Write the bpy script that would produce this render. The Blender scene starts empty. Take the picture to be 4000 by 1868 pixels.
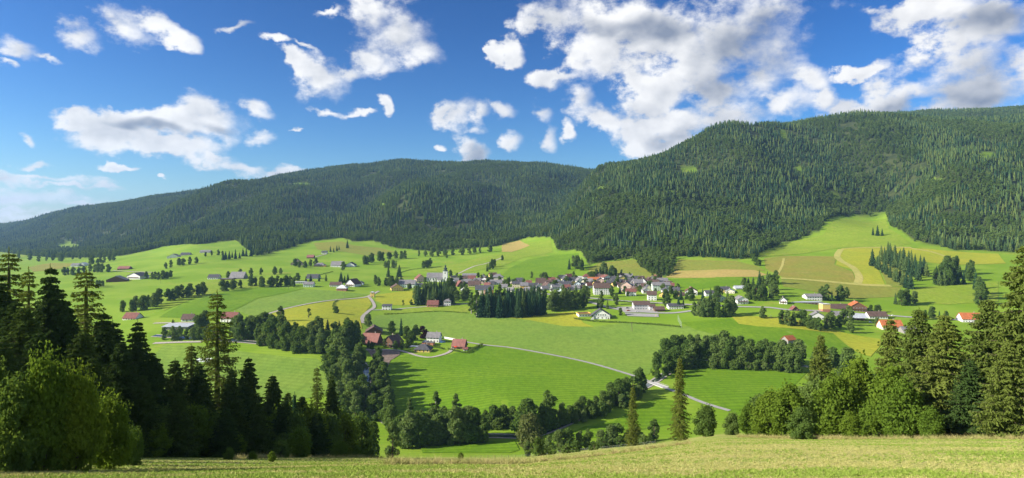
import bpy, math, random
import numpy as np
from mathutils import Vector, Matrix
from mathutils.geometry import delaunay_2d_cdt

R = math.radians
SC = bpy.context.scene
COL = SC.collection
F = 2600.0            # focal length in photograph pixels (4000 wide)
VH = 910.0            # photograph row of the horizon
UC = 2000.0
SUN_AZ, SUN_EL = -102.0, 27.0     # degrees; azimuth from the view axis, clockwise

# ---------------------------------------------------------------- camera
cam = bpy.data.cameras.new('camera')
cam.sensor_fit = 'HORIZONTAL'; cam.sensor_width = 36.0
cam.lens = 36.0 * F / 4000.0
cam.shift_y = -(934.0 - VH) / 4000.0
cam.clip_start = 0.5; cam.clip_end = 60000
camo = bpy.data.objects.new('camera', cam); COL.objects.link(camo)
camo.location = (0, 0, 0); camo.rotation_euler = (R(90), 0, 0)
SC.camera = camo

# ---------------------------------------------------------------- world: blue sky with cumulus
W = bpy.data.worlds.new('World'); SC.world = W; W.use_nodes = True
nt = W.node_tree; nt.nodes.clear()

def N(t, typ, **kw):
    n = t.nodes.new(typ)
    for k, v in kw.items():
        setattr(n, k, v)
    return n
def mth(t, op, a, b=None, c=None, clamp=False):
    n = t.nodes.new('ShaderNodeMath'); n.operation = op; n.use_clamp = clamp
    for i, x in enumerate((a, b, c)):
        if x is None: continue
        if isinstance(x, (int, float)): n.inputs[i].default_value = x
        else: t.links.new(x, n.inputs[i])
    return n.outputs[0]
def sstep(t, x, lo, hi):
    n = t.nodes.new('ShaderNodeMapRange'); n.interpolation_type = 'SMOOTHSTEP'
    t.links.new(x, n.inputs[0]); n.inputs[1].default_value = lo; n.inputs[2].default_value = hi
    n.inputs[3].default_value = 0; n.inputs[4].default_value = 1
    return n.outputs[0]
def mixc(t, fac, a, b, blend='MIX'):
    n = t.nodes.new('ShaderNodeMix'); n.data_type = 'RGBA'; n.blend_type = blend
    if isinstance(fac, (int, float)): n.inputs[0].default_value = fac
    else: t.links.new(fac, n.inputs[0])
    for s, x in ((6, a), (7, b)):
        if isinstance(x, tuple): n.inputs[s].default_value = (x[0], x[1], x[2], 1)
        else: t.links.new(x, n.inputs[s])
    return n.outputs[2]

# cumulus groups: photograph pixel of the middle, half width, half height, tilt in degrees
CLOUDS = [
 (300,105,110,62,18),(480,75,150,80,16),(640,70,120,60,30),(720,125,80,40,38),(60,180,110,45,0),(170,205,70,16,10),(30,245,40,18,0),
 (1480,60,120,105,0),(1560,120,140,130,5),(1450,210,120,80,-25),(1620,190,100,60,0),
 (1250,290,130,75,8),(1160,250,60,45,0),(1350,265,60,45,0),(1500,260,70,45,-20),
 (330,420,60,45,0),(420,520,220,80,8),(620,480,260,75,0),(830,470,150,85,0),(680,570,230,50,5),(420,570,170,40,8),
 (985,400,75,38,10),(1030,525,75,28,5),(90,515,32,22,0),(300,455,90,30,10),
 (820,610,120,28,6),(950,640,180,32,12),(1080,668,130,22,8),(150,690,260,18,3),(120,632,90,20,0),(470,645,110,16,-8),
 (120,770,190,22,2),(60,810,200,20,0),(60,852,160,12,0),(310,790,150,10,3),
 (1500,420,34,42,0),(1770,445,95,62,5),(1850,470,60,45,0),(1950,450,60,32,0),(1740,420,50,26,0),
 (2000,550,60,34,0),(2115,430,46,38,10),(2130,540,38,52,0),(2210,500,30,45,-20),
 (2160,90,150,80,0),(2400,60,260,110,0),(2330,180,200,95,10),(2180,280,130,40,-10),(2600,150,220,150,0),(2250,200,90,110,10),
 (2850,120,330,170,0),(2700,260,180,120,15),(2980,300,170,120,-20),(2820,390,160,90,0),
 (2260,390,70,70,30),(2360,470,110,60,35),(2560,360,120,90,0),(2480,300,90,60,0),(2480,520,170,75,15),(2640,480,200,85,0),
 (2620,570,180,60,0),(2480,590,80,45,0),(2850,480,190,60,0),(3130,310,90,70,25),(3200,380,90,60,20),(3330,390,170,60,-6),
 (3450,370,200,70,0),(3350,270,170,24,-6),(3560,340,130,50,0),(3620,60,200,75,-8),(3850,100,260,110,0),(3780,220,230,95,-10),
 (3850,330,330,120,0),(3600,410,200,40,0),(4050,250,200,200,0),(3080,400,120,60,0),
 (1280,55,60,16,-25),(1075,175,60,18,8),(920,115,70,20,-10),(1180,180,50,14,0),(1290,420,70,16,10),(1390,440,60,14,8),
 (1820,580,55,45,20),(1860,600,70,40,-10),(2000,200,60,40,30),(1930,190,40,30,20),(1700,590,26,22,0),(640,690,30,12,0),(1180,515,40,10,4),(90,765,330,40,2),(60,835,330,34,0),(200,715,260,16,3),(330,825,160,14,2),(30,700,120,22,0)]
GREY = [(2900,210,260,150,-15),(2780,350,150,130,5),(3850,70,260,60,0),(3840,320,230,110,0),(2560,110,150,60,0),(2640,540,130,50,0),(3480,390,120,40,0),(1850,600,70,50,0),(600,500,150,22,12),(850,500,90,22,0),(2350,100,160,40,0)]

def ang(u, v):
    du = u - UC
    return math.atan2(du, F), math.atan2(VH - v, math.hypot(F, du))

def env_group(name, blobs):
    g = bpy.data.node_groups.new(name, 'ShaderNodeTree')
    g.interface.new_socket('P', in_out='INPUT', socket_type='NodeSocketVector')
    g.interface.new_socket('D', in_out='OUTPUT', socket_type='NodeSocketFloat')
    gi = g.nodes.new('NodeGroupInput'); go = g.nodes.new('NodeGroupOutput')
    acc = None; p = gi.outputs[0]
    for i, (u, v, a, b, rot) in enumerate(blobs):
        az, el = ang(u, v)
        k = math.cos(az); sx_, sy_ = a / F * k * k, b / F * k
        if i and i % 6 == 0:      # chained so that the nodes are evaluated one after the other
            q = N(g, 'ShaderNodeVectorMath', operation='MULTIPLY_ADD'); q.inputs[1].default_value = (1e-9,)*3
            g.links.new(acc, q.inputs[0]); g.links.new(gi.outputs[0], q.inputs[2]); p = q.outputs[0]
        if abs(rot) < 9:
            m = N(g, 'ShaderNodeVectorMath', operation='MULTIPLY_ADD')
            m.inputs[1].default_value = (1/sx_, 1/sy_, 0); m.inputs[2].default_value = (-az/sx_, -el/sy_, 0)
        else:
            m = N(g, 'ShaderNodeMapping', vector_type='TEXTURE')
            m.inputs['Location'].default_value = (az, el, 0); m.inputs['Rotation'].default_value = (0, 0, -R(rot)); m.inputs['Scale'].default_value = (sx_, sy_, 1)
        g.links.new(p, m.inputs[0])
        l = N(g, 'ShaderNodeVectorMath', operation='LENGTH'); g.links.new(m.outputs[0], l.inputs[0])
        acc = l.outputs['Value'] if acc is None else mth(g, 'SMOOTH_MIN', acc, l.outputs['Value'], 0.25)
    g.links.new(mth(g, 'MAXIMUM', mth(g, 'SUBTRACT', 1.0, acc), -0.8), go.inputs[0])
    return g
envg = env_group('cloud_envelope', CLOUDS)
greyg = env_group('cloud_grey_envelope', GREY)

tc = N(nt, 'ShaderNodeTexCoord')
sx = N(nt, 'ShaderNodeSeparateXYZ'); nt.links.new(tc.outputs['Generated'], sx.inputs[0])
az = mth(nt, 'ARCTAN2', sx.outputs[0], sx.outputs[1])
hyp = mth(nt, 'SQRT', mth(nt, 'ADD', mth(nt, 'MULTIPLY', sx.outputs[0], sx.outputs[0]), mth(nt, 'MULTIPLY', sx.outputs[1], sx.outputs[1])))
el = mth(nt, 'ARCTAN2', sx.outputs[2], hyp)
P = N(nt, 'ShaderNodeCombineXYZ'); nt.links.new(az, P.inputs[0]); nt.links.new(el, P.inputs[1])
# the rest of the sky dome carries the same scattered cumulus from low-frequency noise
outm = sstep(nt, mth(nt, 'MAXIMUM', mth(nt, 'ABSOLUTE', az), mth(nt, 'MULTIPLY', el, 1.95)), 0.72, 0.9)
mp0 = N(nt, 'ShaderNodeMapping'); mp0.inputs['Scale'].default_value = (1, 1.35, 1); nt.links.new(P.outputs[0], mp0.inputs[0])
w = N(nt, 'ShaderNodeTexNoise'); w.inputs['Scale'].default_value = 9; w.inputs['Detail'].default_value = 4; nt.links.new(mp0.outputs[0], w.inputs['Vector'])
wm = N(nt, 'ShaderNodeVectorMath', operation='MULTIPLY_ADD'); nt.links.new(w.outputs['Color'], wm.inputs[0]); wm.inputs[1].default_value = (.075,.075,0); wm.inputs[2].default_value = (-.0375,-.0375,0)
wa = N(nt, 'ShaderNodeVectorMath', operation='ADD'); nt.links.new(P.outputs[0], wa.inputs[0]); nt.links.new(wm.outputs[0], wa.inputs[1])
w2 = N(nt, 'ShaderNodeTexNoise'); w2.inputs['Scale'].default_value = 38; w2.inputs['Detail'].default_value = 5; w2.inputs['Roughness'].default_value = .6; nt.links.new(mp0.outputs[0], w2.inputs['Vector'])
wm2 = N(nt, 'ShaderNodeVectorMath', operation='MULTIPLY_ADD'); nt.links.new(w2.outputs['Color'], wm2.inputs[0]); wm2.inputs[1].default_value = (.034,.026,0); wm2.inputs[2].default_value = (-.017,-.013,0)
wb = N(nt, 'ShaderNodeVectorMath', operation='ADD'); nt.links.new(wa.outputs[0], wb.inputs[0]); nt.links.new(wm2.outputs[0], wb.inputs[1])
e = N(nt, 'ShaderNodeGroup', node_tree=envg); nt.links.new(wb.outputs[0], e.inputs[0])
lo = N(nt, 'ShaderNodeTexNoise'); lo.inputs['Scale'].default_value = 4.2; lo.inputs['Detail'].default_value = 2; nt.links.new(mp0.outputs[0], lo.inputs['Vector'])
far = mth(nt, 'MULTIPLY', mth(nt, 'SUBTRACT', lo.outputs[0], 0.53), 7.0)
mx = N(nt, 'ShaderNodeMix'); nt.links.new(outm, mx.inputs[0]); nt.links.new(e.outputs[0], mx.inputs[2]); nt.links.new(far, mx.inputs[3])
ENV = mx.outputs[0]
def billow(off, scale, detail, rough, amp):
    a = N(nt, 'ShaderNodeVectorMath', operation='ADD'); nt.links.new(mp0.outputs[0], a.inputs[0]); a.inputs[1].default_value = off
    f1 = N(nt, 'ShaderNodeTexNoise'); f1.inputs['Scale'].default_value = scale; f1.inputs['Detail'].default_value = detail; f1.inputs['Roughness'].default_value = rough
    nt.links.new(a.outputs[0], f1.inputs['Vector'])
    return mth(nt, 'MULTIPLY', mth(nt, 'SUBTRACT', f1.outputs[0], 0.5), amp)
N0 = billow((0,0,0), 19, 10, .62, 2.7); N1 = billow((-0.010, 0.012, 0), 19, 4, .55, 2.7)      # N1: a little way towards the sun
M0 = billow((3,1,0), 10, 3, .5, 2.4); M1 = billow((2.982,1.03,0), 10, 3, .5, 2.4)      # the larger heaps
D0 = mth(nt, 'ADD', ENV, N0)
soft = billow((7,3,0), 7, 2, .5, 3.0)
aw = mth(nt, 'MAXIMUM', mth(nt, 'ADD', 0.85, mth(nt, 'MULTIPLY', soft, .8)), .48)
alpha = mth(nt, 'DIVIDE', mth(nt, 'ADD', D0, 0.14), aw, clamp=True)
alpha = sstep(nt, alpha, 0.0, 1.0)
light = mth(nt, 'ADD', 0.86, mth(nt, 'ADD', mth(nt, 'MULTIPLY', mth(nt, 'SUBTRACT', N0, N1), 0.32), mth(nt, 'MULTIPLY', mth(nt, 'SUBTRACT', M0, M1), 0.55)))
ge = N(nt, 'ShaderNodeGroup', node_tree=greyg); nt.links.new(wa.outputs[0], ge.inputs[0])
gm = mth(nt, 'MULTIPLY', sstep(nt, ge.outputs[0], -0.35, 0.75), 0.62)
thick = mth(nt, 'MULTIPLY', sstep(nt, D0, .35, 1.5), .14)
lit = mth(nt, 'SUBTRACT', mth(nt, 'SUBTRACT', light, gm), thick, clamp=True)
ccol = mixc(nt, lit, (2.4, 2.8, 3.7), (9.6, 9.5, 9.4))
sky = N(nt, 'ShaderNodeTexSky', sky_type='NISHITA'); sky.sun_disc = False
sky.sun_elevation = R(SUN_EL); sky.sun_rotation = R(SUN_AZ % 360); sky.altitude = 800; sky.air_density = 1.0; sky.dust_density = 1.2; sky.ozone_density = 3.0
hs = N(nt, 'ShaderNodeHueSaturation'); hs.inputs['Saturation'].default_value = 1.25; hs.inputs['Value'].default_value = 1.0
nt.links.new(sky.outputs[0], hs.inputs['Color'])
gsc = N(nt, 'ShaderNodeVectorMath', operation='SCALE'); nt.links.new(hs.outputs[0], gsc.inputs[0]); gsc.inputs['Scale'].default_value = .2
gam = N(nt, 'ShaderNodeGamma'); nt.links.new(gsc.outputs[0], gam.inputs[0]); gam.inputs[1].default_value = 1.6
gs2 = N(nt, 'ShaderNodeVectorMath', operation='SCALE'); nt.links.new(gam.outputs[0], gs2.inputs[0]); gs2.inputs['Scale'].default_value = 6.3
final = mixc(nt, alpha, gs2.outputs[0], ccol)
bg = N(nt, 'ShaderNodeBackground'); bg.inputs['Strength'].default_value = 0.06
nt.links.new(final, bg.inputs['Color'])
wo = N(nt, 'ShaderNodeOutputWorld'); nt.links.new(bg.outputs[0], wo.inputs[0])
W.cycles.sampling_method = 'MANUAL'; W.cycles.sample_map_resolution = 256

# ---------------------------------------------------------------- sun and exposure
sl = bpy.data.lights.new('sun', 'SUN'); sl.energy = 5.0; sl.angle = R(0.5); sl.color = (1.0, 0.93, 0.80)
slo = bpy.data.objects.new('sun', sl); COL.objects.link(slo); slo.location = (-200, -60, 150)
SUN = Vector((math.sin(R(SUN_AZ)) * math.cos(R(SUN_EL)), math.cos(R(SUN_AZ)) * math.cos(R(SUN_EL)), math.sin(R(SUN_EL))))
slo.rotation_euler = (-SUN).to_track_quat('-Z', 'Y').to_euler()
SC.view_settings.view_transform = 'Standard'; SC.view_settings.look = 'None'
SC.view_settings.exposure = 0.92; SC.view_settings.gamma = 1.0; SC.view_settings.use_curve_mapping = False
SC.render.engine = 'CYCLES'
SC.cycles.max_bounces = 6; SC.cycles.diffuse_bounces = 3; SC.cycles.transmission_bounces = 3; SC.cycles.volume_bounces = 0
SC.cycles.transparent_max_bounces = 4
try: SC.cycles.use_denoising = True
except Exception: pass

# ---------------------------------------------------------------- terrain function
def pchip(x, y, xi):
    x = np.asarray(x, float); y = np.asarray(y, float); h = np.diff(x); dl = np.diff(y) / h
    m = np.zeros(len(x))
    for i in range(1, len(x) - 1):
        if dl[i-1] * dl[i] > 0:
            w1 = 2*h[i] + h[i-1]; w2 = h[i] + 2*h[i-1]
            m[i] = (w1 + w2) / (w1 / dl[i-1] + w2 / dl[i])
    m[0], m[-1] = dl[0], dl[-1]
    xi = np.clip(xi, x[0], x[-1])
    k = np.clip(np.searchsorted(x, xi) - 1, 0, len(x) - 2)
    t = (xi - x[k]) / h[k]
    return ((1+2*t)*(1-t)**2*y[k] + t*(1-t)**2*h[k]*m[k] + t*t*(3-2*t)*y[k+1] + t*t*(t-1)*h[k]*m[k+1])

def near(v):
    t = (v - VH) / F; f = 109.6 / t
    return [(4,-2.9),(10,-4.7),(25,-9.2),(60,-60*(t+.22*(.368-t))),(100,-100*(t+.06*(.368-t))),(200,-200*t),(f*.96,-f*.96*t),(f+7,-110)]
NEAR, NA, NB, NC, NEARR = near(1792), near(1776), near(1756), near(1730), near(1700)
# columns of the valley: photograph column -> (distance, height) pairs, from the near slope to beyond the ridges
COLS = {
 -2200: NEAR + [(600,-108),(1200,-92),(2000,-86),(3000,-80),(4500,-60),(7000,40),(14000,60)],
 -600: NEAR + [(600,-108),(900,-96),(1200,-88),(2000,-86),(3000,-85),(4500,-70),(6500,20),(9000,60),(14000,60)],
 0:    NEAR + [(600,-106),(900,-94),(1200,-85),(2000,-80),(3000,-80),(3600,-50),(5200,58),(7000,20),(14000,60)],
 300:  NEAR + [(560,-106),(760,-95),(1150,-80),(1500,-78),(2100,-73),(2450,-74),(3300,20),(4400,161),(6000,60),(14000,50)],
 560:  NEAR + [(540,-106),(720,-91),(1150,-76),(1500,-64),(2000,-48),(2300,-40),(3300,120),(4200,212),(5600,60),(14000,50)],
 800:  NEAR + [(520,-107),(600,-98),(700,-89),(1150,-72.5),(1500,-50),(1900,-22),(2200,5),(3200,170),(4200,268),(5600,80),(14000,50)],
 1200: NEAR + [(520,-107),(570,-100),(620,-93),(700,-89),(900,-84),(1000,-78),(1440,-60),(1900,-18),(2300,40),(3000,180),(4000,360),(5500,150),(14000,50)],
 1600: NEAR + [(540,-109),(620,-104),(700,-101),(850,-95),(1000,-85),(1150,-79),(1400,-66),(1700,-48),(1950,-32),(2350,60),(3000,220),(3800,405),(5200,150),(14000,50)],
 2000: NEAR + [(430,-108.5),(600,-107),(700,-104),(800,-98),(930,-88),(1050,-80),(1300,-66),(1600,-44),(1850,-22),(2300,60),(3000,230),(3700,384),(5000,150),(14000,50)],
 2160: NA + [(430,-108.5),(600,-107),(700,-104),(800,-98),(930,-87),(1050,-79),(1300,-62),(1550,-40),(1800,0),(2100,40),(2500,75),(3000,210),(3700,375),(5000,150),(14000,50)],
 2350: NB + [(430,-108.5),(600,-107),(700,-104),(800,-97),(930,-87),(1050,-79),(1300,-53),(1500,-20),(1900,90),(2450,228),(2900,190),(3700,335),(5000,150),(14000,50)],
 2600: NC + [(450,-108.5),(600,-107),(700,-102),(800,-95),(930,-86),(1050,-76),(1250,-50),(1500,5),(1900,120),(2400,288),(3000,270),(3800,250),(5000,150),(14000,50)],
 2850: NEARR + [(450,-108.5),(600,-106),(700,-99),(800,-91),(930,-80),(1050,-68),(1230,-48),(1450,-8),(1750,75),(2100,215),(2450,384),(2800,380),(3800,420),(5000,200),(14000,50)],
 3050: NEARR + [(450,-108.5),(600,-106),(720,-97),(800,-90),(930,-78),(1050,-65),(1230,-46),(1500,-20),(1750,40),(2100,205),(2550,426),(2900,430),(3700,600),(5000,300),(14000,50)],
 3400: NEARR + [(450,-108.5),(650,-107),(760,-102),(850,-94),(930,-85),(1050,-66),(1250,-41),(1600,8),(1830,38),(2100,200),(2600,462),(2950,480),(3600,635),(5000,300),(14000,50)],
 3800: NEARR + [(450,-108.5),(650,-107),(760,-101),(850,-93),(930,-84),(1050,-66),(1300,-36),(1600,70),(2000,240),(2600,436),(2950,465),(3600,662),(5000,300),(14000,50)],
 4300: NEARR + [(450,-108.5),(650,-106),(850,-92),(1050,-62),(1300,-20),(1600,80),(2000,260),(2600,460),(2950,500),(3600,690),(5000,300),(14000,50)],
 6200: NEARR + [(450,-108.5),(650,-106),(850,-85),(1050,-40),(1300,20),(2000,300),(2600,500),(3600,640),(5000,300),(14000,50)],
}
LD = np.linspace(math.log(4.0), math.log(14000.0), 700)
UG = np.linspace(-2200, 6200, 421)
_us = sorted(COLS)
_cols = np.array([pchip([math.log(d) for d, z in COLS[u]], [z / d for d, z in COLS[u]], LD) for u in _us])
TAB = np.array([pchip(_us, _cols[:, j], UG) for j in range(len(LD))]).T      # [u, d]

def vnoise(x, y, seed=0):
    xi = np.floor(x).astype(np.int64); yi = np.floor(y).astype(np.int64)
    fx = x - xi; fy = y - yi; fx = fx*fx*(3-2*fx); fy = fy*fy*(3-2*fy)
    def h(a, b):
        n = (a * 374761393 + b * 668265263 + seed * 974634777) & 0x7fffffff
        n = ((n ^ (n >> 13)) * 1274126177) & 0x7fffffff
        return ((n ^ (n >> 16)) & 0xffff) / 65535.0
    return (h(xi,yi)*(1-fx)+h(xi+1,yi)*fx)*(1-fy) + (h(xi,yi+1)*(1-fx)+h(xi+1,yi+1)*fx)*fy

# lower edge of the mountain forest: photograph column, row
EDGE = [(-2200,1000),(-300,1000),(0,985),(110,1000),(200,1008),(340,1008),(480,1000),(630,966),(770,955),(920,940),(1000,1000),(1050,992),(1150,965),(1187,951),
 (1225,945),(1337,940),(1380,955),(1450,953),(1500,965),(1550,976),(1600,978),(1700,985),(1790,976),(1940,965),(2000,950),(2060,932),(2150,930),(2165,948),(2180,983),(2268,983),(2300,1040),
 (2345,1026),(2485,1012),(2500,1045),(2560,1082),(2625,1078),(2640,1012),(2700,1008),(2875,1018),(2950,1008),(3045,948),(3200,915),(3235,872),(3280,855),
 (3370,848),(3463,848),(3480,890),(3572,948),(3728,978),(3914,985),(4000,992),(6200,992)]
def base_T(u, y):
    fu = np.clip((u + 2200) / 20.0, 0, 419.999); fd = np.clip((np.log(np.maximum(y, 4.0)) - LD[0]) / (LD[1] - LD[0]), 0, 698.999)
    iu = fu.astype(int); jd = fd.astype(int); a = fu - iu; b = fd - jd
    return (TAB[iu,jd]*(1-a)+TAB[iu+1,jd]*a)*(1-b) + (TAB[iu,jd+1]*(1-a)+TAB[iu+1,jd+1]*a)*b
def hit_base(u, v, dmin):
    k0 = np.searchsorted(LD, math.log(dmin)); ds = np.exp(LD[k0:])
    vv = VH - F * base_T(np.full(len(ds), float(u)), ds)
    i = np.nonzero(vv <= v)[0]
    return float(ds[i[0]]) if len(i) else float(ds[-1])
_eu = np.array([u for u, v in EDGE], float); _ed = np.array([hit_base(min(max(u,-2100),6100), v, 400) for u, v in EDGE])
_su = np.linspace(-2200, 6200, 800); _sd = np.interp(_su, _eu, _ed)
_sm = np.array([_sd[max(0,i-22):i+23].max() for i in range(800)]); _sm = np.convolve(np.pad(_sm, 15, mode='edge'), np.ones(31)/31, 'valid')
def edge_s(u): return np.interp(u, _su, _sm)
def edge_d(u): return np.exp(np.interp(u, _eu, np.log(_ed)))
def H(x, y):
    x = np.atleast_1d(np.asarray(x, float)); y = np.atleast_1d(np.asarray(y, float))
    yy = np.maximum(y, 4.0)
    u = np.clip(UC + F * x / yy, -2199, 6199)
    z = base_T(u, yy) * yy
    z = np.where(y < 4.0, -2.9 + 120 * (1 - np.exp(-.30 * np.maximum(4.0 - y, 0) / 120)), z)
    # gullies and spurs on the wooded mountains, soft swells on the valley floor
    m = np.clip((yy - edge_s(u) - 40) / 500.0, 0, 1); m = m * m * (3 - 2 * m)
    rel = (np.abs(vnoise(x/330+3.1, y/520+1.7, 1) - .5) * 2 - .45) * 46 + (vnoise(x/150, y/190, 2) - .5) * 46 + (vnoise(x/55, y/60, 5) - .5) * 9
    rel = rel * (1 - .7 * np.clip((yy - np.where(u < 2300, 3000, 2150)) / 600.0, 0, 1))      # the ridges themselves run smooth
    z = z + rel * m
    for cu, cd, rx, ry, hh in ((1640, 2350, 190, 300, 105), (1900, 2500, 150, 300, -45), (1400, 2750, 150, 350, -45), (900, 3000, 260, 400, 60), (600, 3300, 200, 400, -40), (2750, 1950, 90, 400, -22), (3000, 2050, 100, 400, 24), (3300, 2200, 90, 300, -26), (2480, 1750, 120, 260, 22), (1150, 2700, 260, 320, 45), (3650, 1900, 140, 350, 35)):   # spurs and a gully
        z = z + hh * np.exp(-((x - (cu - UC) / F * cd) / rx) ** 2 - ((y - cd) / ry) ** 2)
    fl = np.clip((yy - 420) / 200.0, 0, 1) * (1 - m)
    z = z + ((vnoise(x/90, y/110, 3) - .5) * 2.2) * fl
    nr = np.clip((yy - 12) / 40, 0, 1) * (1 - np.clip((yy - 250) / 80.0, 0, 1))
    z = z + ((vnoise(x/9, y/14, 4) - .5) * 0.22 + (vnoise(x/26, y/33, 6) - .5) * 0.6) * nr
    return z
def h1(x, y): return float(H(x, y)[0])
_dr = np.exp(np.linspace(math.log(6.0), math.log(9000.0), 2600))
def hit(u, v, dmin=335.0):
    """distance at which the photograph's ray (u, v) meets the ground"""
    ds = _dr[_dr >= dmin]
    vv = VH - F * H((u - UC) / F * ds, ds) / ds
    i = np.nonzero(vv <= v)[0]
    if not len(i): return float(ds[-1])
    k = i[0]
    if k == 0: return float(ds[0])
    t = (vv[k-1] - v) / max(1e-9, vv[k-1] - vv[k])
    return float(ds[k-1] + t * (ds[k] - ds[k-1]))
def G(u, v, dmin=335.0):
    d = hit(u, v, dmin); x = (u - UC) / F * d
    return Vector((x, d, h1(x, d)))

# ---------------------------------------------------------------- mesh and material helpers
def mesh_np(name, V, faces, mats=(), midx=None, smooth=False):
    """faces: (n,3) or (n,4) int array, or list of such arrays"""
    if not isinstance(faces, list): faces = [faces]
    me = bpy.data.meshes.new(name)
    V = np.asarray(V, np.float32)
    me.vertices.add(len(V)); me.vertices.foreach_set('co', V.ravel())
    loops = np.concatenate([f.ravel() for f in faces]).astype(np.int32)
    sizes = np.concatenate([np.full(len(f), f.shape[1]) for f in faces]).astype(np.int32)
    me.loops.add(len(loops)); me.loops.foreach_set('vertex_index', loops)
    me.polygons.add(len(sizes))
    me.polygons.foreach_set('loop_start', np.concatenate([[0], np.cumsum(sizes)[:-1]]).astype(np.int32))
    me.polygons.foreach_set('loop_total', sizes)
    for m in mats: me.materials.append(m)
    if midx is not None: me.polygons.foreach_set('material_index', np.asarray(midx, np.int32))
    if smooth: me.polygons.foreach_set('use_smooth', np.ones(len(sizes), bool))
    me.update(calc_edges=True)
    return me
def link(name, me, parent=None, label=None, cat=None, group=None, kind=None, loc=None):
    o = bpy.data.objects.new(name, me); COL.objects.link(o)
    if parent: o.parent = parent
    if loc is not None: o.location = loc
    if label: o['label'] = label
    if cat: o['category'] = cat
    if group: o['group'] = group
    if kind: o['kind'] = kind
    return o
class MB:
    """collects faces; build() makes one mesh"""
    def __init__(s): s.v = []; s.f = []; s.m = []
    def face(s, pts, m=0):
        b = len(s.v); s.v += [tuple(p) for p in pts]; s.f.append(tuple(range(b, b+len(pts)))); s.m.append(m)
    def box(s, x0, x1, y0, y1, z0, z1, m=0):
        b = len(s.v)
        s.v += [(x0,y0,z0),(x1,y0,z0),(x1,y1,z0),(x0,y1,z0),(x0,y0,z1),(x1,y0,z1),(x1,y1,z1),(x0,y1,z1)]
        for f in ((0,3,2,1),(4,5,6,7),(0,1,5,4),(1,2,6,5),(2,3,7,6),(3,0,4,7)):
            s.f.append(tuple(b+i for i in f)); s.m.append(m)
    def prism(s, poly, y0, y1, m=0):
        """poly in xz, extruded along y"""
        n = len(poly); b = len(s.v)
        s.v += [(x, y0, z) for x, z in poly] + [(x, y1, z) for x, z in poly]
        s.f.append(tuple(b+i for i in range(n))); s.m.append(m)
        s.f.append(tuple(b+n+i for i in reversed(range(n)))); s.m.append(m)
        for i in range(n):
            j = (i+1) % n; s.f.append((b+j, b+i, b+n+i, b+n+j)); s.m.append(m)
    def slab(s, quad, t, m=0):
        """a quad (or triangle) thickened downwards by t"""
        n = len(quad); b = len(s.v)
        s.v += [tuple(p) for p in quad] + [(p[0], p[1], p[2]-t) for p in quad]
        s.f.append(tuple(b+i for i in range(n))); s.m.append(m)
        s.f.append(tuple(b+n+i for i in reversed(range(n)))); s.m.append(m)
        for i in range(n):
            j = (i+1) % n; s.f.append((b+j, b+i, b+n+i, b+n+j)); s.m.append(m)
    def lathe(s, prof, seg=8, m=0, cx=0, cy=0):
        b = len(s.v); n = len(prof)
        for r, z in prof:
            for k in range(seg):
                a = 2*math.pi*k/seg; s.v.append((cx + r*math.cos(a), cy + r*math.sin(a), z))
        for i in range(n-1):
            for k in range(seg):
                k2 = (k+1) % seg; s.f.append((b+i*seg+k, b+i*seg+k2, b+(i+1)*seg+k2, b+(i+1)*seg+k)); s.m.append(m)
        s.f.append(tuple(b+k for k in reversed(range(seg)))); s.m.append(m)
        s.f.append(tuple(b+(n-1)*seg+k for k in range(seg))); s.m.append(m)
    def mesh(s, name, mats):
        me = bpy.data.meshes.new(name); me.from_pydata(s.v, [], s.f)
        for m in mats: me.materials.append(m)
        me.polygons.foreach_set('material_index', s.m); me.update()
        return me
    def build(s, name, mats, parent=None, **kw):
        if not isinstance(mats, (list, tuple)): mats = [mats]
        return link(name, s.mesh(name, mats), parent, **kw)

def mat_new(name):
    m = bpy.data.materials.new(name); m.use_nodes = True; t = m.node_tree; t.nodes.clear()
    out = N(t, 'ShaderNodeOutputMaterial'); b = N(t, 'ShaderNodeBsdfPrincipled'); t.links.new(b.outputs[0], out.inputs[0])
    b.inputs['Roughness'].default_value = 0.85; b.inputs['Specular IOR Level'].default_value = 0.25
    return m, t, b
def setin(t, sock, x):
    if isinstance(x, tuple): sock.default_value = (x[0], x[1], x[2], 1)
    elif isinstance(x, (int, float)): sock.default_value = x
    else: t.links.new(x, sock)
def noise(t, vec, scale, detail=3, rough=0.55):
    n = N(t, 'ShaderNodeTexNoise'); n.inputs['Scale'].default_value = scale; n.inputs['Detail'].default_value = detail; n.inputs['Roughness'].default_value = rough
    if vec is not None: t.links.new(vec, n.inputs['Vector'])
    return n.outputs[0]
def mapping(t, vec, scale=(1,1,1), rot=(0,0,0)):
    m = N(t, 'ShaderNodeMapping'); m.inputs['Scale'].default_value = scale; m.inputs['Rotation'].default_value = rot
    t.links.new(vec, m.inputs[0]); return m.outputs[0]
def wpos(t): return N(t, 'ShaderNodeNewGeometry').outputs['Position']

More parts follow.
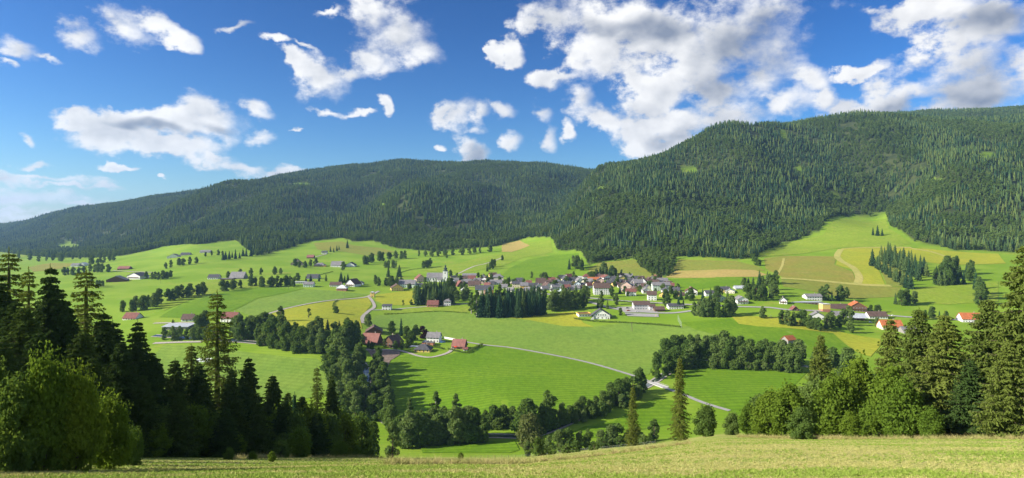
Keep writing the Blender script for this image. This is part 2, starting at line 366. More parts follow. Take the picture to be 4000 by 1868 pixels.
def grass_mat(name, c1, c2, stripe=0.0, rot=0.0, wide=6.0, c3=None, fine=1.0):
    """meadow: two greens in broad patches, mowing lines, fine tuft speckle and relief"""
    m, t, b = mat_new(name); p = wpos(t)
    big = sstep(t, noise(t, mapping(t, p, (1,1,.2)), 0.018, 4, .6), 0.36, 0.64)
    col = mixc(t, big, c1, c2)
    if c3: col = mixc(t, mth(t, 'MULTIPLY', sstep(t, noise(t, mapping(t, p, (1.3,1,.2)), 0.035, 5, .65), 0.55, 0.72), 0.8), col, c3)
    if stripe:
        w = N(t, 'ShaderNodeTexWave', wave_type='BANDS', bands_direction='Y'); w.inputs['Scale'].default_value = 0.314/wide*10/10
        w.inputs['Distortion'].default_value = 2.5; w.inputs['Detail'].default_value = 3; w.inputs['Detail Scale'].default_value = 0.3
        t.links.new(mapping(t, p, (1,1,0), (0,0,R(rot))), w.inputs['Vector'])
        col = mixc(t, mth(t, 'MULTIPLY', w.outputs[1], stripe), col, (c1[0]*.62, c1[1]*.66, c1[2]*.6))
    sp = noise(t, mapping(t, p, (.75,.32,.3)), 0.34*fine, 6, .8)
    col = mixc(t, mth(t, 'MULTIPLY', sstep(t, sp, .36, .66), .55), col, (c1[0]*.5, c1[1]*.55, c1[2]*.45))
    setin(t, b.inputs['Base Color'], col); b.inputs['Roughness'].default_value = .95; b.inputs['Specular IOR Level'].default_value = .1
    bp = N(t, 'ShaderNodeBump'); bp.inputs['Strength'].default_value = .6; bp.inputs['Distance'].default_value = .5
    t.links.new(sp, bp.inputs['Height']); t.links.new(bp.outputs[0], b.inputs['Normal'])
    return m
def plain_mat(name, c, rough=.8, var=.12, scale=2.0, spec=.25, bump=0.0):
    m, t, b = mat_new(name)
    tcx = N(t, 'ShaderNodeTexCoord').outputs['Object']
    n = noise(t, tcx, scale, 5, .65)
    setin(t, b.inputs['Base Color'], mixc(t, sstep(t, n, .3, .7), (c[0]*(1-var), c[1]*(1-var), c[2]*(1-var)), (min(1,c[0]*(1+var)), min(1,c[1]*(1+var)), min(1,c[2]*(1+var)))))
    b.inputs['Roughness'].default_value = rough; b.inputs['Specular IOR Level'].default_value = spec
    if bump:
        bp = N(t, 'ShaderNodeBump'); bp.inputs['Strength'].default_value = bump; t.links.new(n, bp.inputs['Height']); t.links.new(bp.outputs[0], b.inputs['Normal'])
    return m

M = {}
M['lush']  = grass_mat('meadow_lush', (.14,.265,.010), (.185,.305,.015), .35, 8, 5)
M['near']  = grass_mat('meadow_near_field', (.14,.27,.010), (.18,.30,.016), .6, -6, 6)
M['mown']  = grass_mat('meadow_mown', (.195,.315,.042), (.235,.34,.048), .35, 15, 7)
M['lime']  = grass_mat('meadow_lime', (.23,.33,.025), (.28,.36,.035), .25, 30, 9, (.34,.34,.06))
M['hay']   = grass_mat('meadow_hay', (.41,.41,.035), (.34,.39,.03), .4, -25, 6)
M['dry']   = grass_mat('meadow_dry', (.31,.275,.05), (.26,.29,.04), .25, 70, 8, (.36,.29,.09))
M['olive'] = grass_mat('meadow_olive', (.27,.27,.045), (.23,.28,.04), .2, 0, 8, (.33,.29,.06))
M['ochre'] = grass_mat('meadow_ochre', (.47,.35,.11), (.40,.34,.09), .4, 4, 5)
M['slope'] = grass_mat('meadow_slope', (.27,.285,.075), (.21,.25,.05), .30, 12, 2.2, (.40,.345,.14), fine=4.0)
# ================================================================= the ground
azs = np.concatenate([np.arange(-180, -50, 5), np.arange(-50, 50, 0.16), np.arange(50, 180, 5)])
rs = np.exp(np.linspace(math.log(2.0), math.log(13500.0), 400))
A, RR = np.meshgrid(np.radians(azs), rs)            # [ring, az]
X = RR * np.sin(A); Y = RR * np.cos(A)
Z = H(X.ravel(), Y.ravel())
V = np.column_stack([X.ravel(), Y.ravel(), Z])
nr, na = A.shape
i0 = (np.arange(nr - 1)[:, None] * na + np.arange(na)[None, :]); j = (np.arange(na) + 1) % na
i1 = (np.arange(nr - 1)[:, None] * na + j[None, :])
Fq = np.stack([i0, i1, i1 + na, i0 + na], -1).reshape(-1, 4)[:, ::-1]
V = np.vstack([V, [[0, 0, h1(0, 0)]]]); ZMIN, ZMAX = float(V[:, 2].min()), float(V[:, 2].max())
cap = np.stack([np.full(na, len(V) - 1), np.arange(na), j], -1)[:, ::-1]
u_ = UC + F * V[:, 0] / np.maximum(V[:, 1], 4)
forest = np.clip((V[:, 1] - edge_d(np.clip(u_, -2199, 6199))) / 12.0, 0, 1)
CLEAR = ((2690,672,60,9),(2615,748,34,7),(3060,530,16,20),(3290,568,60,5),(2740,830,40,6),(3660,705,26,9),(3855,610,34,16),(2350,740,20,10),(3270,775,26,8),(2860,815,45,6),(1790,940,70,7),(1160,720,60,5),(270,962,55,9),(2320,780,16,8),(1310,862,26,5),(3480,610,40,6),(2560,860,30,6),(3120,660,14,14),(1500,800,30,4))
v_ = VH - F * V[:, 2] / np.maximum(V[:, 1], 4)
for cu, cv, ru, rv_ in CLEAR: forest = np.where((V[:, 1] > 900) & (((u_ - cu) / ru) ** 2 + ((v_ - cv) / rv_) ** 2 < 1), .25, forest)
slope_at = np.where(V[:, 1] < 420, np.clip((V[:, 2] + 109) / 3.0, 0, 1), 0.0)
gm_, t, b = mat_new('ground'); p = wpos(t)
fa = N(t, 'ShaderNodeAttribute', attribute_name='forest').outputs['Fac']; sa = N(t, 'ShaderNodeAttribute', attribute_name='near_slope').outputs['Fac']
big = sstep(t, noise(t, mapping(t, p, (1,1,.2)), .012, 4, .6), .4, .62)
gcol = mixc(t, big, (.175,.295,.015), (.235,.345,.028))
w = N(t, 'ShaderNodeTexWave', wave_type='BANDS', bands_direction='Y'); w.inputs['Scale'].default_value = .05; w.inputs['Distortion'].default_value = 3; w.inputs['Detail'].default_value = 3
t.links.new(mapping(t, p, (1,1,0), (0,0,R(12))), w.inputs['Vector'])
gcol = mixc(t, mth(t, 'MULTIPLY', w.outputs[1], .3), gcol, (.12,.22,.017))
gcol = mixc(t, mth(t, 'MULTIPLY', sstep(t, noise(t, p, .02, 5, .6), .58, .7), .5), gcol, (.30,.30,.05))
# cut hay on the near slope: swaths that run across it
hw = noise(t, mapping(t, p, (.10,.30,.3), (0,0,R(17))), 1.0, 6, .72)
hay = mixc(t, sstep(t, hw, .38, .62), (.25,.34,.05), (.47,.42,.145))
hay = mixc(t, mth(t, 'MULTIPLY', sstep(t, noise(t, mapping(t, p, (1.5,3,1)), 1.3, 4, .75), .45, .65), .5), hay, (.20,.24,.05))
gcol = mixc(t, sa, gcol, hay)
fcol = mixc(t, sstep(t, noise(t, p, .03, 4, .6), .4, .6), (.035,.05,.018), (.06,.075,.025))
gcol = mixc(t, fa, gcol, fcol)
setin(t, b.inputs['Base Color'], gcol); b.inputs['Roughness'].default_value = .95; b.inputs['Specular IOR Level'].default_value = .1
bp = N(t, 'ShaderNodeBump'); bp.inputs['Strength'].default_value = .5; bp.inputs['Distance'].default_value = .4
t.links.new(noise(t, mapping(t, p, (1,2,1)), 1.6, 5, .7), bp.inputs['Height']); t.links.new(bp.outputs[0], b.inputs['Normal'])
me = mesh_np('ground', V, [Fq, cap], [gm_], smooth=True)
for nm, arr in (('forest', forest), ('near_slope', slope_at)):
    at = me.attributes.new(nm, 'FLOAT', 'POINT'); at.data.foreach_set('value', arr.astype(np.float32))
link('ground', me, kind='structure')

def drape(name, pts, mat, off, step=14.0, kind='structure', parent=None):
    """a sheet over the ground inside a polygon of map points"""
    n = len(pts); bd = []
    for i in range(n):
        a, c = pts[i], pts[(i+1) % n]; L = (c - a).length; k = max(1, int(L / step))
        for q in range(k): bd.append(a.lerp(c, q / k))
    xs = [p.x for p in bd]; ys = [p.y for p in bd]
    pa = np.array([(p.x, p.y) for p in bd])
    gx, gy = np.meshgrid(np.arange(min(xs)+step*.5, max(xs), step), np.arange(min(ys)+step*.5, max(ys), step))
    q = np.column_stack([gx.ravel(), gy.ravel()])
    ins = np.zeros(len(q), bool)
    x1, y1 = pa[:, 0], pa[:, 1]; x2, y2 = np.roll(x1, -1), np.roll(y1, -1)
    for a1, b1, a2, b2 in zip(x1, y1, x2, y2):
        if b1 == b2: continue
        c = ((b1 > q[:, 1]) != (b2 > q[:, 1])) & (q[:, 0] < (a2 - a1) * (q[:, 1] - b1) / (b2 - b1) + a1)
        ins ^= c
    q = q[ins]
    if len(q) > 4000: q = q[::2]
    vs = [Vector(p) for p in pa] + [Vector(p) for p in q]
    m = len(pa); ed = [(i, (i+1) % m) for i in range(m)]
    ov, oe, of, *_ = delaunay_2d_cdt(vs, ed, [list(range(m))], 1, 1e-4)
    co = np.array([(v.x, v.y) for v in ov])
    z = H(co[:, 0], co[:, 1]) + off + 0.00018 * co[:, 1]
    me = bpy.data.meshes.new(name)
    fs = []
    for f in of:
        a, b_, c = ov[f[0]], ov[f[1]], ov[f[2]]
        fs.append(f if (b_ - a).cross(c - a) > 0 else f[::-1])
    me.from_pydata([(x, y, zz) for (x, y), zz in zip(co, z)], [], fs); me.materials.append(mat)
    me.polygons.foreach_set('use_smooth', np.ones(len(me.polygons), bool)); me.update()
    return link(name, me, parent, kind=kind)
def field(pix, key, off=0.12, step=14.0, dmin=335.0):
    return drape('meadow', [G(u, v, dmin).xy for u, v in pix], M[key], off, step)
def smooth_line(pts, n=6):
    out = []
    for i in range(len(pts) - 1):
        p0 = pts[max(0, i-1)]; p1 = pts[i]; p2 = pts[i+1]; p3 = pts[min(len(pts)-1, i+2)]
        for q in range(n):
            t = q / n
            out.append(.5*((2*p1) + (p2-p0)*t + (2*p0-5*p1+4*p2-p3)*t*t + (3*p1-p0-3*p2+p3)*t*t*t))
    return out + [pts[-1]]
def strip(name, pix, width, mat, off, dmin=335.0, kind='structure', n=6, world=None):
    c = smooth_line(world if world else [G(u, v, dmin).xy for u, v in pix], n)
    L, Rr = [], []
    for i, p in enumerate(c):
        d = (c[min(i+1, len(c)-1)] - c[max(i-1, 0)]).normalized(); nn = Vector((-d.y, d.x)) * width / 2
        L.append(p + nn); Rr.append(p - nn)
    k = len(c); Vv = []
    for row in (L, c, Rr):
        a = np.array([(p.x, p.y) for p in row]); Vv.append(np.column_stack([a, H(a[:, 0], a[:, 1]) + off + .00018 * a[:, 1]]))
    Vv = np.vstack(Vv); i = np.arange(k - 1)
    f = np.vstack([np.stack([i+k, i+k+1, i+1, i], -1), np.stack([i+2*k, i+2*k+1, i+k+1, i+k], -1)])
    return link(name, mesh_np(name, Vv, f, [mat], smooth=True), kind=kind)

FIELDS = [
 ([(600,1170),(700,1130),(860,1090),(1010,1085),(1180,1095),(1100,1115),(900,1130),(760,1165),(640,1215)],'lime',.10),
 ([(620,1240),(700,1195),(880,1140),(1000,1122),(1190,1128),(1010,1165),(930,1205),(850,1235),(740,1245)],'lush',.12),
 ([(920,1212),(1010,1168),(1190,1130),(1330,1140),(1440,1152),(1300,1172),(1130,1200),(985,1238)],'mown',.12),
 ([(990,1242),(1140,1203),(1290,1178),(1440,1163),(1452,1190),(1430,1216),(1408,1250),(1415,1285),(1300,1292),(1050,1312),(1000,1290)],'hay',.12),
 ([(1470,1152),(1560,1140),(1640,1132),(1645,1185),(1600,1192),(1500,1192),(1466,1176)],'hay',.12),
 ([(1480,1208),(1660,1198),(1880,1192),(1850,1222),(1720,1214),(1500,1224)],'lime',.12),
 ([(1850,1228),(2060,1232),(2240,1218),(2280,1262),(2320,1278),(2200,1275),(2060,1250),(1960,1240)],'hay',.14),
 ([(640,1348),(800,1352),(1000,1382),(1150,1398),(1235,1402),(1300,1450),(1270,1540),(1000,1600),(700,1560),(500,1480)],'mown',.12),
 ([(1520,1672),(1500,1600),(1492,1490),(1530,1405),(1600,1388),(1690,1402),(1760,1385),(1800,1372),(1880,1350),(2000,1364),(2200,1400),(2330,1430),(2480,1476),(2430,1505),(2380,1545),(2300,1580),(2200,1615),(2100,1650),(2000,1660),(1800,1655),(1650,1665)],'near',.12),
 ([(1425,1285),(1470,1232),(1600,1224),(1720,1219),(1850,1226),(2000,1242),(2300,1278),(2440,1262),(2660,1278),(2850,1248),(2900,1270),(3130,1290),(3260,1310),(3340,1375),(3220,1405),(3100,1400),(2900,1395),(2560,1405),(2535,1465),(2480,1470),(2330,1424),(2200,1391),(2000,1354),(1900,1343),(1760,1320),(1640,1300),(1500,1300)],'mown',.10),
 ([(2660,1262),(2850,1245),(2900,1270),(3130,1290),(3255,1305),(3345,1378),(3220,1405),(3100,1390),(2880,1330),(2720,1290)],'lush',.16),
 ([(2860,1240),(2920,1236),(3050,1240),(3150,1258),(3300,1302),(3440,1325),(3440,1350),(3400,1395),(3345,1375),(3255,1303),(3130,1288),(2960,1276),(2885,1266)],'hay',.20),
 ([(2690,1436),(2850,1440),(3000,1447),(3150,1458),(3080,1530),(3000,1590),(2900,1630),(2840,1602),(2700,1560),(2640,1520)],'near',.12),
 ([(1640,1740),(1750,1728),(2010,1722),(2030,1760),(1990,1785),(1800,1786),(1650,1785)],'near',.12),
 ([(2180,1712),(2280,1668),(2400,1645),(2480,1596),(2560,1555),(2660,1570),(2700,1640),(2450,1690),(2300,1715)],'near',.12),
 ([(2300,1048),(2340,1028),(2480,1014),(2505,1045),(2600,1086),(2560,1092),(2440,1072),(2300,1078)],'olive',.12),
 ([(2625,1055),(2650,1014),(2875,1020),(2965,1042),(2990,1060),(2660,1056)],'olive',.12),
 ([(2600,1084),(2640,1058),(2950,1056),(2995,1074),(2960,1082),(2780,1086)],'ochre',.16),
 ([(2605,1090),(2960,1084),(2920,1112),(2720,1132),(2640,1138),(2610,1115)],'lush',.14),
 ([(2940,990),(3050,954),(3215,918),(3245,872),(3300,856),(3460,855),(3475,895),(3560,952),(3480,968),(3290,968),(3050,998),(2970,1006)],'lime',.14),
 ([(2985,1010),(3060,1000),(3270,1003),(3258,1035),(3330,1062),(3345,1108),(3060,1085),(2990,1050)],'dry',.14),
 ([(3285,972),(3560,970),(3900,992),(3930,1030),(3700,1035),(3440,1000),(3410,1010),(3460,1120),(3360,1108),(3345,1060),(3265,1035),(3275,1000)],'hay',.18),
 ([(3420,1008),(3560,1008),(3560,1070),(3540,1122),(3465,1118)],'olive',.14),
 ([(3050,1092),(3350,1112),(3520,1124),(3500,1160),(3300,1165),(3060,1120)],'olive',.12),
 ([(3560,1130),(3700,1110),(3900,1100),(3900,1180),(3700,1190),(3560,1180)],'lime',.12),
 ([(1990,1048),(2060,1015),(2170,995),(2260,990),(2245,1060),(2205,1092),(2010,1100),(1960,1078)],'lush',.12),
 ([(1640,1058),(1760,1035),(1880,1005),(2010,985),(2060,950),(2150,935),(2160,985),(2040,1008),(1960,1040),(1850,1060),(1800,1068)],'lime',.12),
 ([(1225,950),(1337,944),(1380,960),(1480,968),(1545,985),(1440,1000),(1350,985),(1240,975)],'olive',.12),
 ([(1960,955),(2030,940),(2070,960),(2000,985),(1960,985)],'ochre',.18),
 ([(960,935),(1035,942),(1010,965),(960,960)],'dry',.14),
 ([(110,1045),(200,1028),(300,1030),(240,1050),(130,1062)],'dry',.14),
 ([(0,975),(60,972),(110,1000),(60,1012),(0,1000)],'lime',.14),
]
for pix, key, off in FIELDS: field(pix, key, off)

M['asphalt'] = plain_mat('road_surface', (.33,.32,.30), .9, .12, .4)
M['gravel'] = plain_mat('gravel', (.40,.36,.31), .95, .25, .8, bump=.4)
M['earth'] = plain_mat('bare_earth', (.22,.165,.125), .95, .3, .35, bump=.6)
M['water'] = plain_mat('river_water', (.05,.07,.06), .12, .2, .3, .5, .25)
ROADS = [
 ([(1745,1322),(1880,1347),(2000,1360),(2200,1396),(2330,1426),(2480,1471),(2560,1502),(2640,1532),(2740,1572),(2850,1606)],3.6,'asphalt'),
 ([(1775,1352),(1752,1378),(1690,1396),(1640,1393),(1590,1378),(1540,1368),(1430,1368)],3.6,'gravel'),
 ([(990,1243),(1040,1229),(1140,1201),(1250,1180),(1330,1171),(1420,1163),(1452,1152),(1480,1138)],4.0,'gravel'),
 ([(1440,1160),(1455,1178),(1462,1200),(1440,1216),(1416,1240),(1420,1264)],4.2,'gravel'),
 ([(1455,1212),(1600,1204),(1700,1196),(1780,1190),(1900,1186)],4.0,'asphalt'),
 ([(2050,1140),(2150,1151),(2250,1160),(2380,1172),(2480,1180),(2600,1186),(2740,1192),(2870,1198),(3000,1202),(3100,1212),(3300,1222),(3450,1232),(3560,1240),(3700,1246),(3840,1268),(4000,1296)],7.0,'asphalt'),
 ([(1790,1070),(1850,1042),(1900,1030),(1960,1008)],4.0,'gravel'),
 ([(600,1264),(700,1262),(800,1262)],4.0,'gravel'),
 ([(600,1342),(700,1338),(790,1336)],5.0,'gravel'),
 ([(440,1058),(520,1062),(600,1065)],4.0,'gravel'),
 ([(1230,1005),(1260,997),(1275,993)],4.0,'gravel'),
 ([(2300,1180),(2420,1210),(2600,1224),(2700,1215)],7.0,'asphalt'),
]
for pix, wd, key in ROADS: strip('road', pix, wd, M[key], .26)
drape('yard', [G(u, v).xy for u, v in [(1430,1362),(1500,1366),(1565,1374),(1560,1388),(1525,1410),(1512,1440),(1490,1436),(1455,1398)]], M['earth'], .22, 6)
drape('car_park', [G(u, v).xy for u, v in [(2405,1200),(2560,1198),(2570,1222),(2440,1222)]], M['asphalt'], .24, 8)
drape('sports_court', [G(u, v).xy for u, v in [(2440,1224),(2572,1228),(2574,1240),(2450,1236)]], M['asphalt'], .30, 6)
RIV = [(3180,1436),(2950,1410),(2800,1406),(2690,1412),(2600,1462),(2520,1512),(2350,1588),(2180,1668),(2060,1704),(1900,1704),(1700,1712),(1580,1690),(1480,1620),(1428,1535),(1436,1470),(1400,1405),(1320,1380),(1150,1355),(950,1335),(760,1322),(600,1312)]
strip('river_bank', RIV, 7.5, M['gravel'], .16)
strip('river', RIV, 4.6, M['water'], .22)
M['haytrack'] = grass_mat('hay_track', (.50,.44,.13), (.42,.42,.10), .2, 0, 3)
for pix, wd in (([(3285,975),(3270,1000),(3285,1020),(3330,1045),(3355,1080),(3350,1108)],11),([(3290,972),(3400,968),(3560,968)],9),([(3050,1088),(3200,1098),(3350,1112),(3480,1118)],12),([(3062,1010),(3055,1040),(3035,1075)],4),([(3560,972),(3640,985),(3700,1005)],8)): strip('hay_track', pix, wd, M['haytrack'], .34)

# ================================================================= foliage materials
def leaf_mat(name, c1, c2, c3=None, trans=.3, rnd=.35, grain=.9):
    m = bpy.data.materials.new(name); m.use_nodes = True; t = m.node_tree; t.nodes.clear()
    out = N(t, 'ShaderNodeOutputMaterial')
    oi = N(t, 'ShaderNodeObjectInfo'); ge_ = N(t, 'ShaderNodeNewGeometry')
    stand = sstep(t, noise(t, mapping(t, oi.outputs['Location'], (.007,.007,0)), 1.0, 3, .6), .36, .64)
    k = mth(t, 'ADD', mth(t, 'MULTIPLY', oi.outputs['Random'], .55), mth(t, 'MULTIPLY', stand, .45))
    col = mixc(t, sstep(t, k, .15, .85), c1, c2)
    if c3: col = mixc(t, mth(t, 'MULTIPLY', sstep(t, oi.outputs['Random'], .72, .98), .8), col, c3)
    sp = noise(t, ge_.outputs['Position'], grain, 3, .7)
    hs_ = N(t, 'ShaderNodeHueSaturation'); t.links.new(col, hs_.inputs['Color'])
    t.links.new(mth(t, 'ADD', 1 - rnd, mth(t, 'MULTIPLY', sp, 2 * rnd)), hs_.inputs['Value'])
    d = N(t, 'ShaderNodeBsdfDiffuse'); d.inputs['Roughness'].default_value = .6; tr = N(t, 'ShaderNodeBsdfTranslucent'); mx_ = N(t, 'ShaderNodeMixShader'); mx_.inputs[0].default_value = trans
    t.links.new(hs_.outputs[0], d.inputs[0])
    wm_ = mixc(t, .5, hs_.outputs[0], (.22,.30,.02)) if trans > .2 else hs_.outputs[0]
    t.links.new(wm_, tr.inputs[0])
    t.links.new(d.outputs[0], mx_.inputs[1]); t.links.new(tr.outputs[0], mx_.inputs[2]); t.links.new(mx_.outputs[0], out.inputs[0])
    return m
M['spruce'] = leaf_mat('spruce_needles', (.036,.082,.036), (.105,.165,.050), (.16,.22,.055), .10, .5)
M['larch'] = leaf_mat('larch_needles', (.13,.19,.05), (.18,.235,.06), None, .2)
M['broad'] = leaf_mat('broadleaf_leaves', (.10,.17,.038), (.155,.23,.054), (.18,.25,.075), .36, .5, 1.4)
M['silver'] = leaf_mat('willow_leaves', (.14,.215,.062), (.20,.27,.085), None, .34, .45)
M['copper'] = leaf_mat('copper_leaves', (.045,.018,.018), (.06,.025,.02), None, .2)
M['fresh'] = leaf_mat('young_leaves', (.12,.20,.028), (.17,.25,.03), (.20,.27,.03), .40, .6, 2.6)
M['fgspruce'] = leaf_mat('near_spruce_needles', (.06,.105,.026), (.095,.145,.03), None, .18, .5)
M['fglarch'] = leaf_mat('near_larch_needles', (.13,.17,.035), (.16,.195,.035), None, .25)
M['brownbush'] = leaf_mat('dry_bush_leaves', (.13,.155,.05), (.16,.18,.055), None, .25)
M['rspruce'] = leaf_mat('painted_sun_spruce_needles', (.13,.18,.038), (.18,.225,.045), None, .3, .5)  # sunlight on the right-hand spruces is put into this lighter needle colour
M['bark'] = plain_mat('bark', (.10,.075,.055), .95, .35, 6, bump=.5)
M['birch'] = plain_mat('pale_bark', (.33,.31,.27), .9, .4, 3)

# ================================================================= tree meshes (numpy)
def quads(c, a, b):
    """rhombic leaf cards: centre, half-length vector, half-width vector"""
    V = np.stack([c - a, c + b, c + a, c - b], 1).reshape(-1, 3)
    return V, np.arange(len(V)).reshape(-1, 4)
def unit(v): return v / np.maximum(np.linalg.norm(v, axis=1, keepdims=True), 1e-9)
def cards(c, n, size, rng, asp=.6):
    """cards facing n with random roll"""
    r = rng.normal(size=c.shape); a = unit(np.cross(n, r)); b = np.cross(unit(n), a)
    s = (size * rng.uniform(.6, 1.3, len(c)))[:, None]
    return quads(c, a * s, b * s * asp)
def tube_np(P, r, seg=6):
    """tapered tube along points P with radii r"""
    P = np.asarray(P, float); r = np.asarray(r, float); n = len(P)
    T = unit(np.gradient(P, axis=0)); ref = np.array([[.3, 1, .2]]); A_ = unit(np.cross(T, np.repeat(ref, n, 0))); B_ = np.cross(T, A_)
    an = np.linspace(0, 2*np.pi, seg, endpoint=False)
    V = (P[:, None] + r[:, None, None] * (np.cos(an)[None, :, None] * A_[:, None] + np.sin(an)[None, :, None] * B_[:, None])).reshape(-1, 3)
    i = np.arange(n - 1)[:, None] * seg; k = np.arange(seg)[None]; k2 = (k + 1) % seg
    return V, np.stack([i + k, i + k2, i + seg + k2, i + seg + k], -1).reshape(-1, 4)
def join(parts):
    Vs, Fs, o = [], [], 0
    for v, f in parts: Vs.append(v); Fs.append(f + o); o += len(v)
    return np.vstack(Vs), np.vstack(Fs)
def wobble_trunk(h, r, rng, seg=7, lean=.02):
    z = np.linspace(-.4, h, 8); x = np.cumsum(rng.normal(0, lean, 8)) * h * .12; y = np.cumsum(rng.normal(0, lean, 8)) * h * .12
    x -= x[0]; y -= y[0]
    rad = r * (1 - np.clip(z / h, 0, 1) * .93); rad[0] *= 1.25
    return tube_np(np.column_stack([x, y, z]), rad, seg)

def broadleaf(seed, h=15., w=10., bottom=.14, nl=22, nleaf=1900, size=.62, pointy=1.0, gap=.16, shoots=.07, reach=.10, lob=1.0):
    rng = np.random.default_rng(seed)
    # lobes spread unevenly through an egg-shaped crown that reaches low down
    nl = int(nl * 1.7); t_ = rng.uniform(.0, 1, nl) ** .85
    prof = np.clip(np.sin(np.pi * np.clip(t_ * .86 + .12, 0, 1)), .05, 1) ** .75 * (1 - .35 * pointy * t_)
    a_ = rng.uniform(0, 6.283, nl); lop = 1 + .22 * np.sin(a_ + rng.uniform(0, 6.28)) + rng.normal(0, .10, nl)
    rad = np.sqrt(rng.uniform(.15, 1, nl)) * prof * w / 2 * lop * .86
    r = rng.uniform(.085, .20, nl) * w * lob
    C = np.column_stack([np.cos(a_) * rad, np.sin(a_) * rad, h * (bottom + .03) + t_ * h * (1 - bottom - .05)])
    C[:, 2] = np.clip(C[:, 2], h * bottom + r * .6, h - r * .6)
    # leaves on the lobes
    k = rng.choice(nl, nleaf * 2, p=r**2 / (r**2).sum())
    dd = unit(rng.normal(size=(len(k), 3)) + np.array([0, 0, .25])); rr = r[k] * np.sqrt(rng.uniform(.45, 1.15, len(k)))
    p = C[k] + dd * rr[:, None] * np.array([1, 1, .85])
    dist = np.linalg.norm(p[:, None] - C[None], axis=2) / r[None]
    dist[np.arange(len(k)), k] = 9
    keep = (dist.min(1) > .66) | (rng.random(len(k)) < gap)
    p, dd = p[keep][:nleaf], dd[keep][:nleaf]
    sh = rng.random(len(p)) < shoots; p = p + (dd * .6 + np.array([0, 0, .5 if shoots > .1 else .1])) * (sh * rng.uniform(0, reach, len(p)) * w)[:, None]      # stray shoots
    nrm = unit(dd + rng.normal(0, .8, p.shape))
    cr = cards(p, nrm, size, rng, .7)
    tr = [wobble_trunk(h * .8, h * .02 + .06, rng)]
    for q in range(7):
        c = C[q % nl]; z0 = h * rng.uniform(.12, .4)
        P_ = np.array([[0, 0, z0], [c[0] * .45, c[1] * .45, z0 + (c[2] - z0) * .6], c])
        tr.append(tube_np(P_, [h * .011 + .03, h * .007 + .02, .02], 5))
    return join(tr), cr
def conifer(seed, h=22., w=7., levels=20, per=7, seg=2, droop=.35, bottom=.06, fat=.2, jag=.25, thin=1.0, narrow=.85, core=.58):
    """spruce: whorls of drooping fronds"""
    rng = np.random.default_rng(seed); parts = []
    cs, as_, bs = [], [], []
    for i in range(levels):
        f = (i + rng.uniform(-.3, .3)) / levels; f = min(max(f, 0), .985)
        z0 = h * (bottom + (1 - bottom) * f); L0 = w / 2 * (1 - f) ** narrow + .25
        n = max(4, int(per * (1 - .4 * f))); a0 = rng.uniform(0, 6.28)
        for q in range(n):
            if rng.random() > thin: continue
            a = a0 + 6.283 * q / n + rng.normal(0, .18); L = L0 * rng.uniform(1 - jag, 1 + jag)
            dx, dy = math.cos(a), math.sin(a); wd = max(.22, L * fat * rng.uniform(.8, 1.3)); prev = np.array([0, 0, z0])
            for s_ in range(seg):
                t1 = (s_ + 1) / seg
                end = np.array([dx * L * t1, dy * L * t1, z0 - droop * L * t1 ** 1.4 + .12 * L * t1 ** 3])
                mid = (prev + end) / 2; half = (end - prev) / 2 * 1.18
                side = np.array([-dy, dx, rng.normal(0, .25)]) * wd * (1.15 - .5 * t1)
                cs.append(mid); as_.append(half); bs.append(side)
                if seg > 1:      # hanging twigs below the frond
                    cs.append(mid - np.array([0, 0, wd * .6])); as_.append(half * .7); bs.append(np.array([0, 0, wd * .75]))
                prev = end
    # the dense inner foliage: an uneven core
    zc = np.linspace(h * (bottom + .02), h * .93, 7); rc = np.array([w / 2 * core * max(.02, (1 - (z_ / h - bottom) / (1 - bottom))) ** narrow * rng.uniform(.85, 1.1) for z_ in zc]); rc[0] *= .55
    Vc, Fc = tube_np(np.column_stack([zc * 0, zc * 0, zc]), rc, 7)
    # leader
    cs.append(np.array([0, 0, h - .5])); as_.append(np.array([0, 0, .9])); bs.append(np.array([.16, 0, 0]))
    cr = join([quads(np.array(cs), np.array(as_), np.array(bs)), (Vc, Fc)])
    return wobble_trunk(h * .97, h * .011 + .05, rng, 6, .004), cr
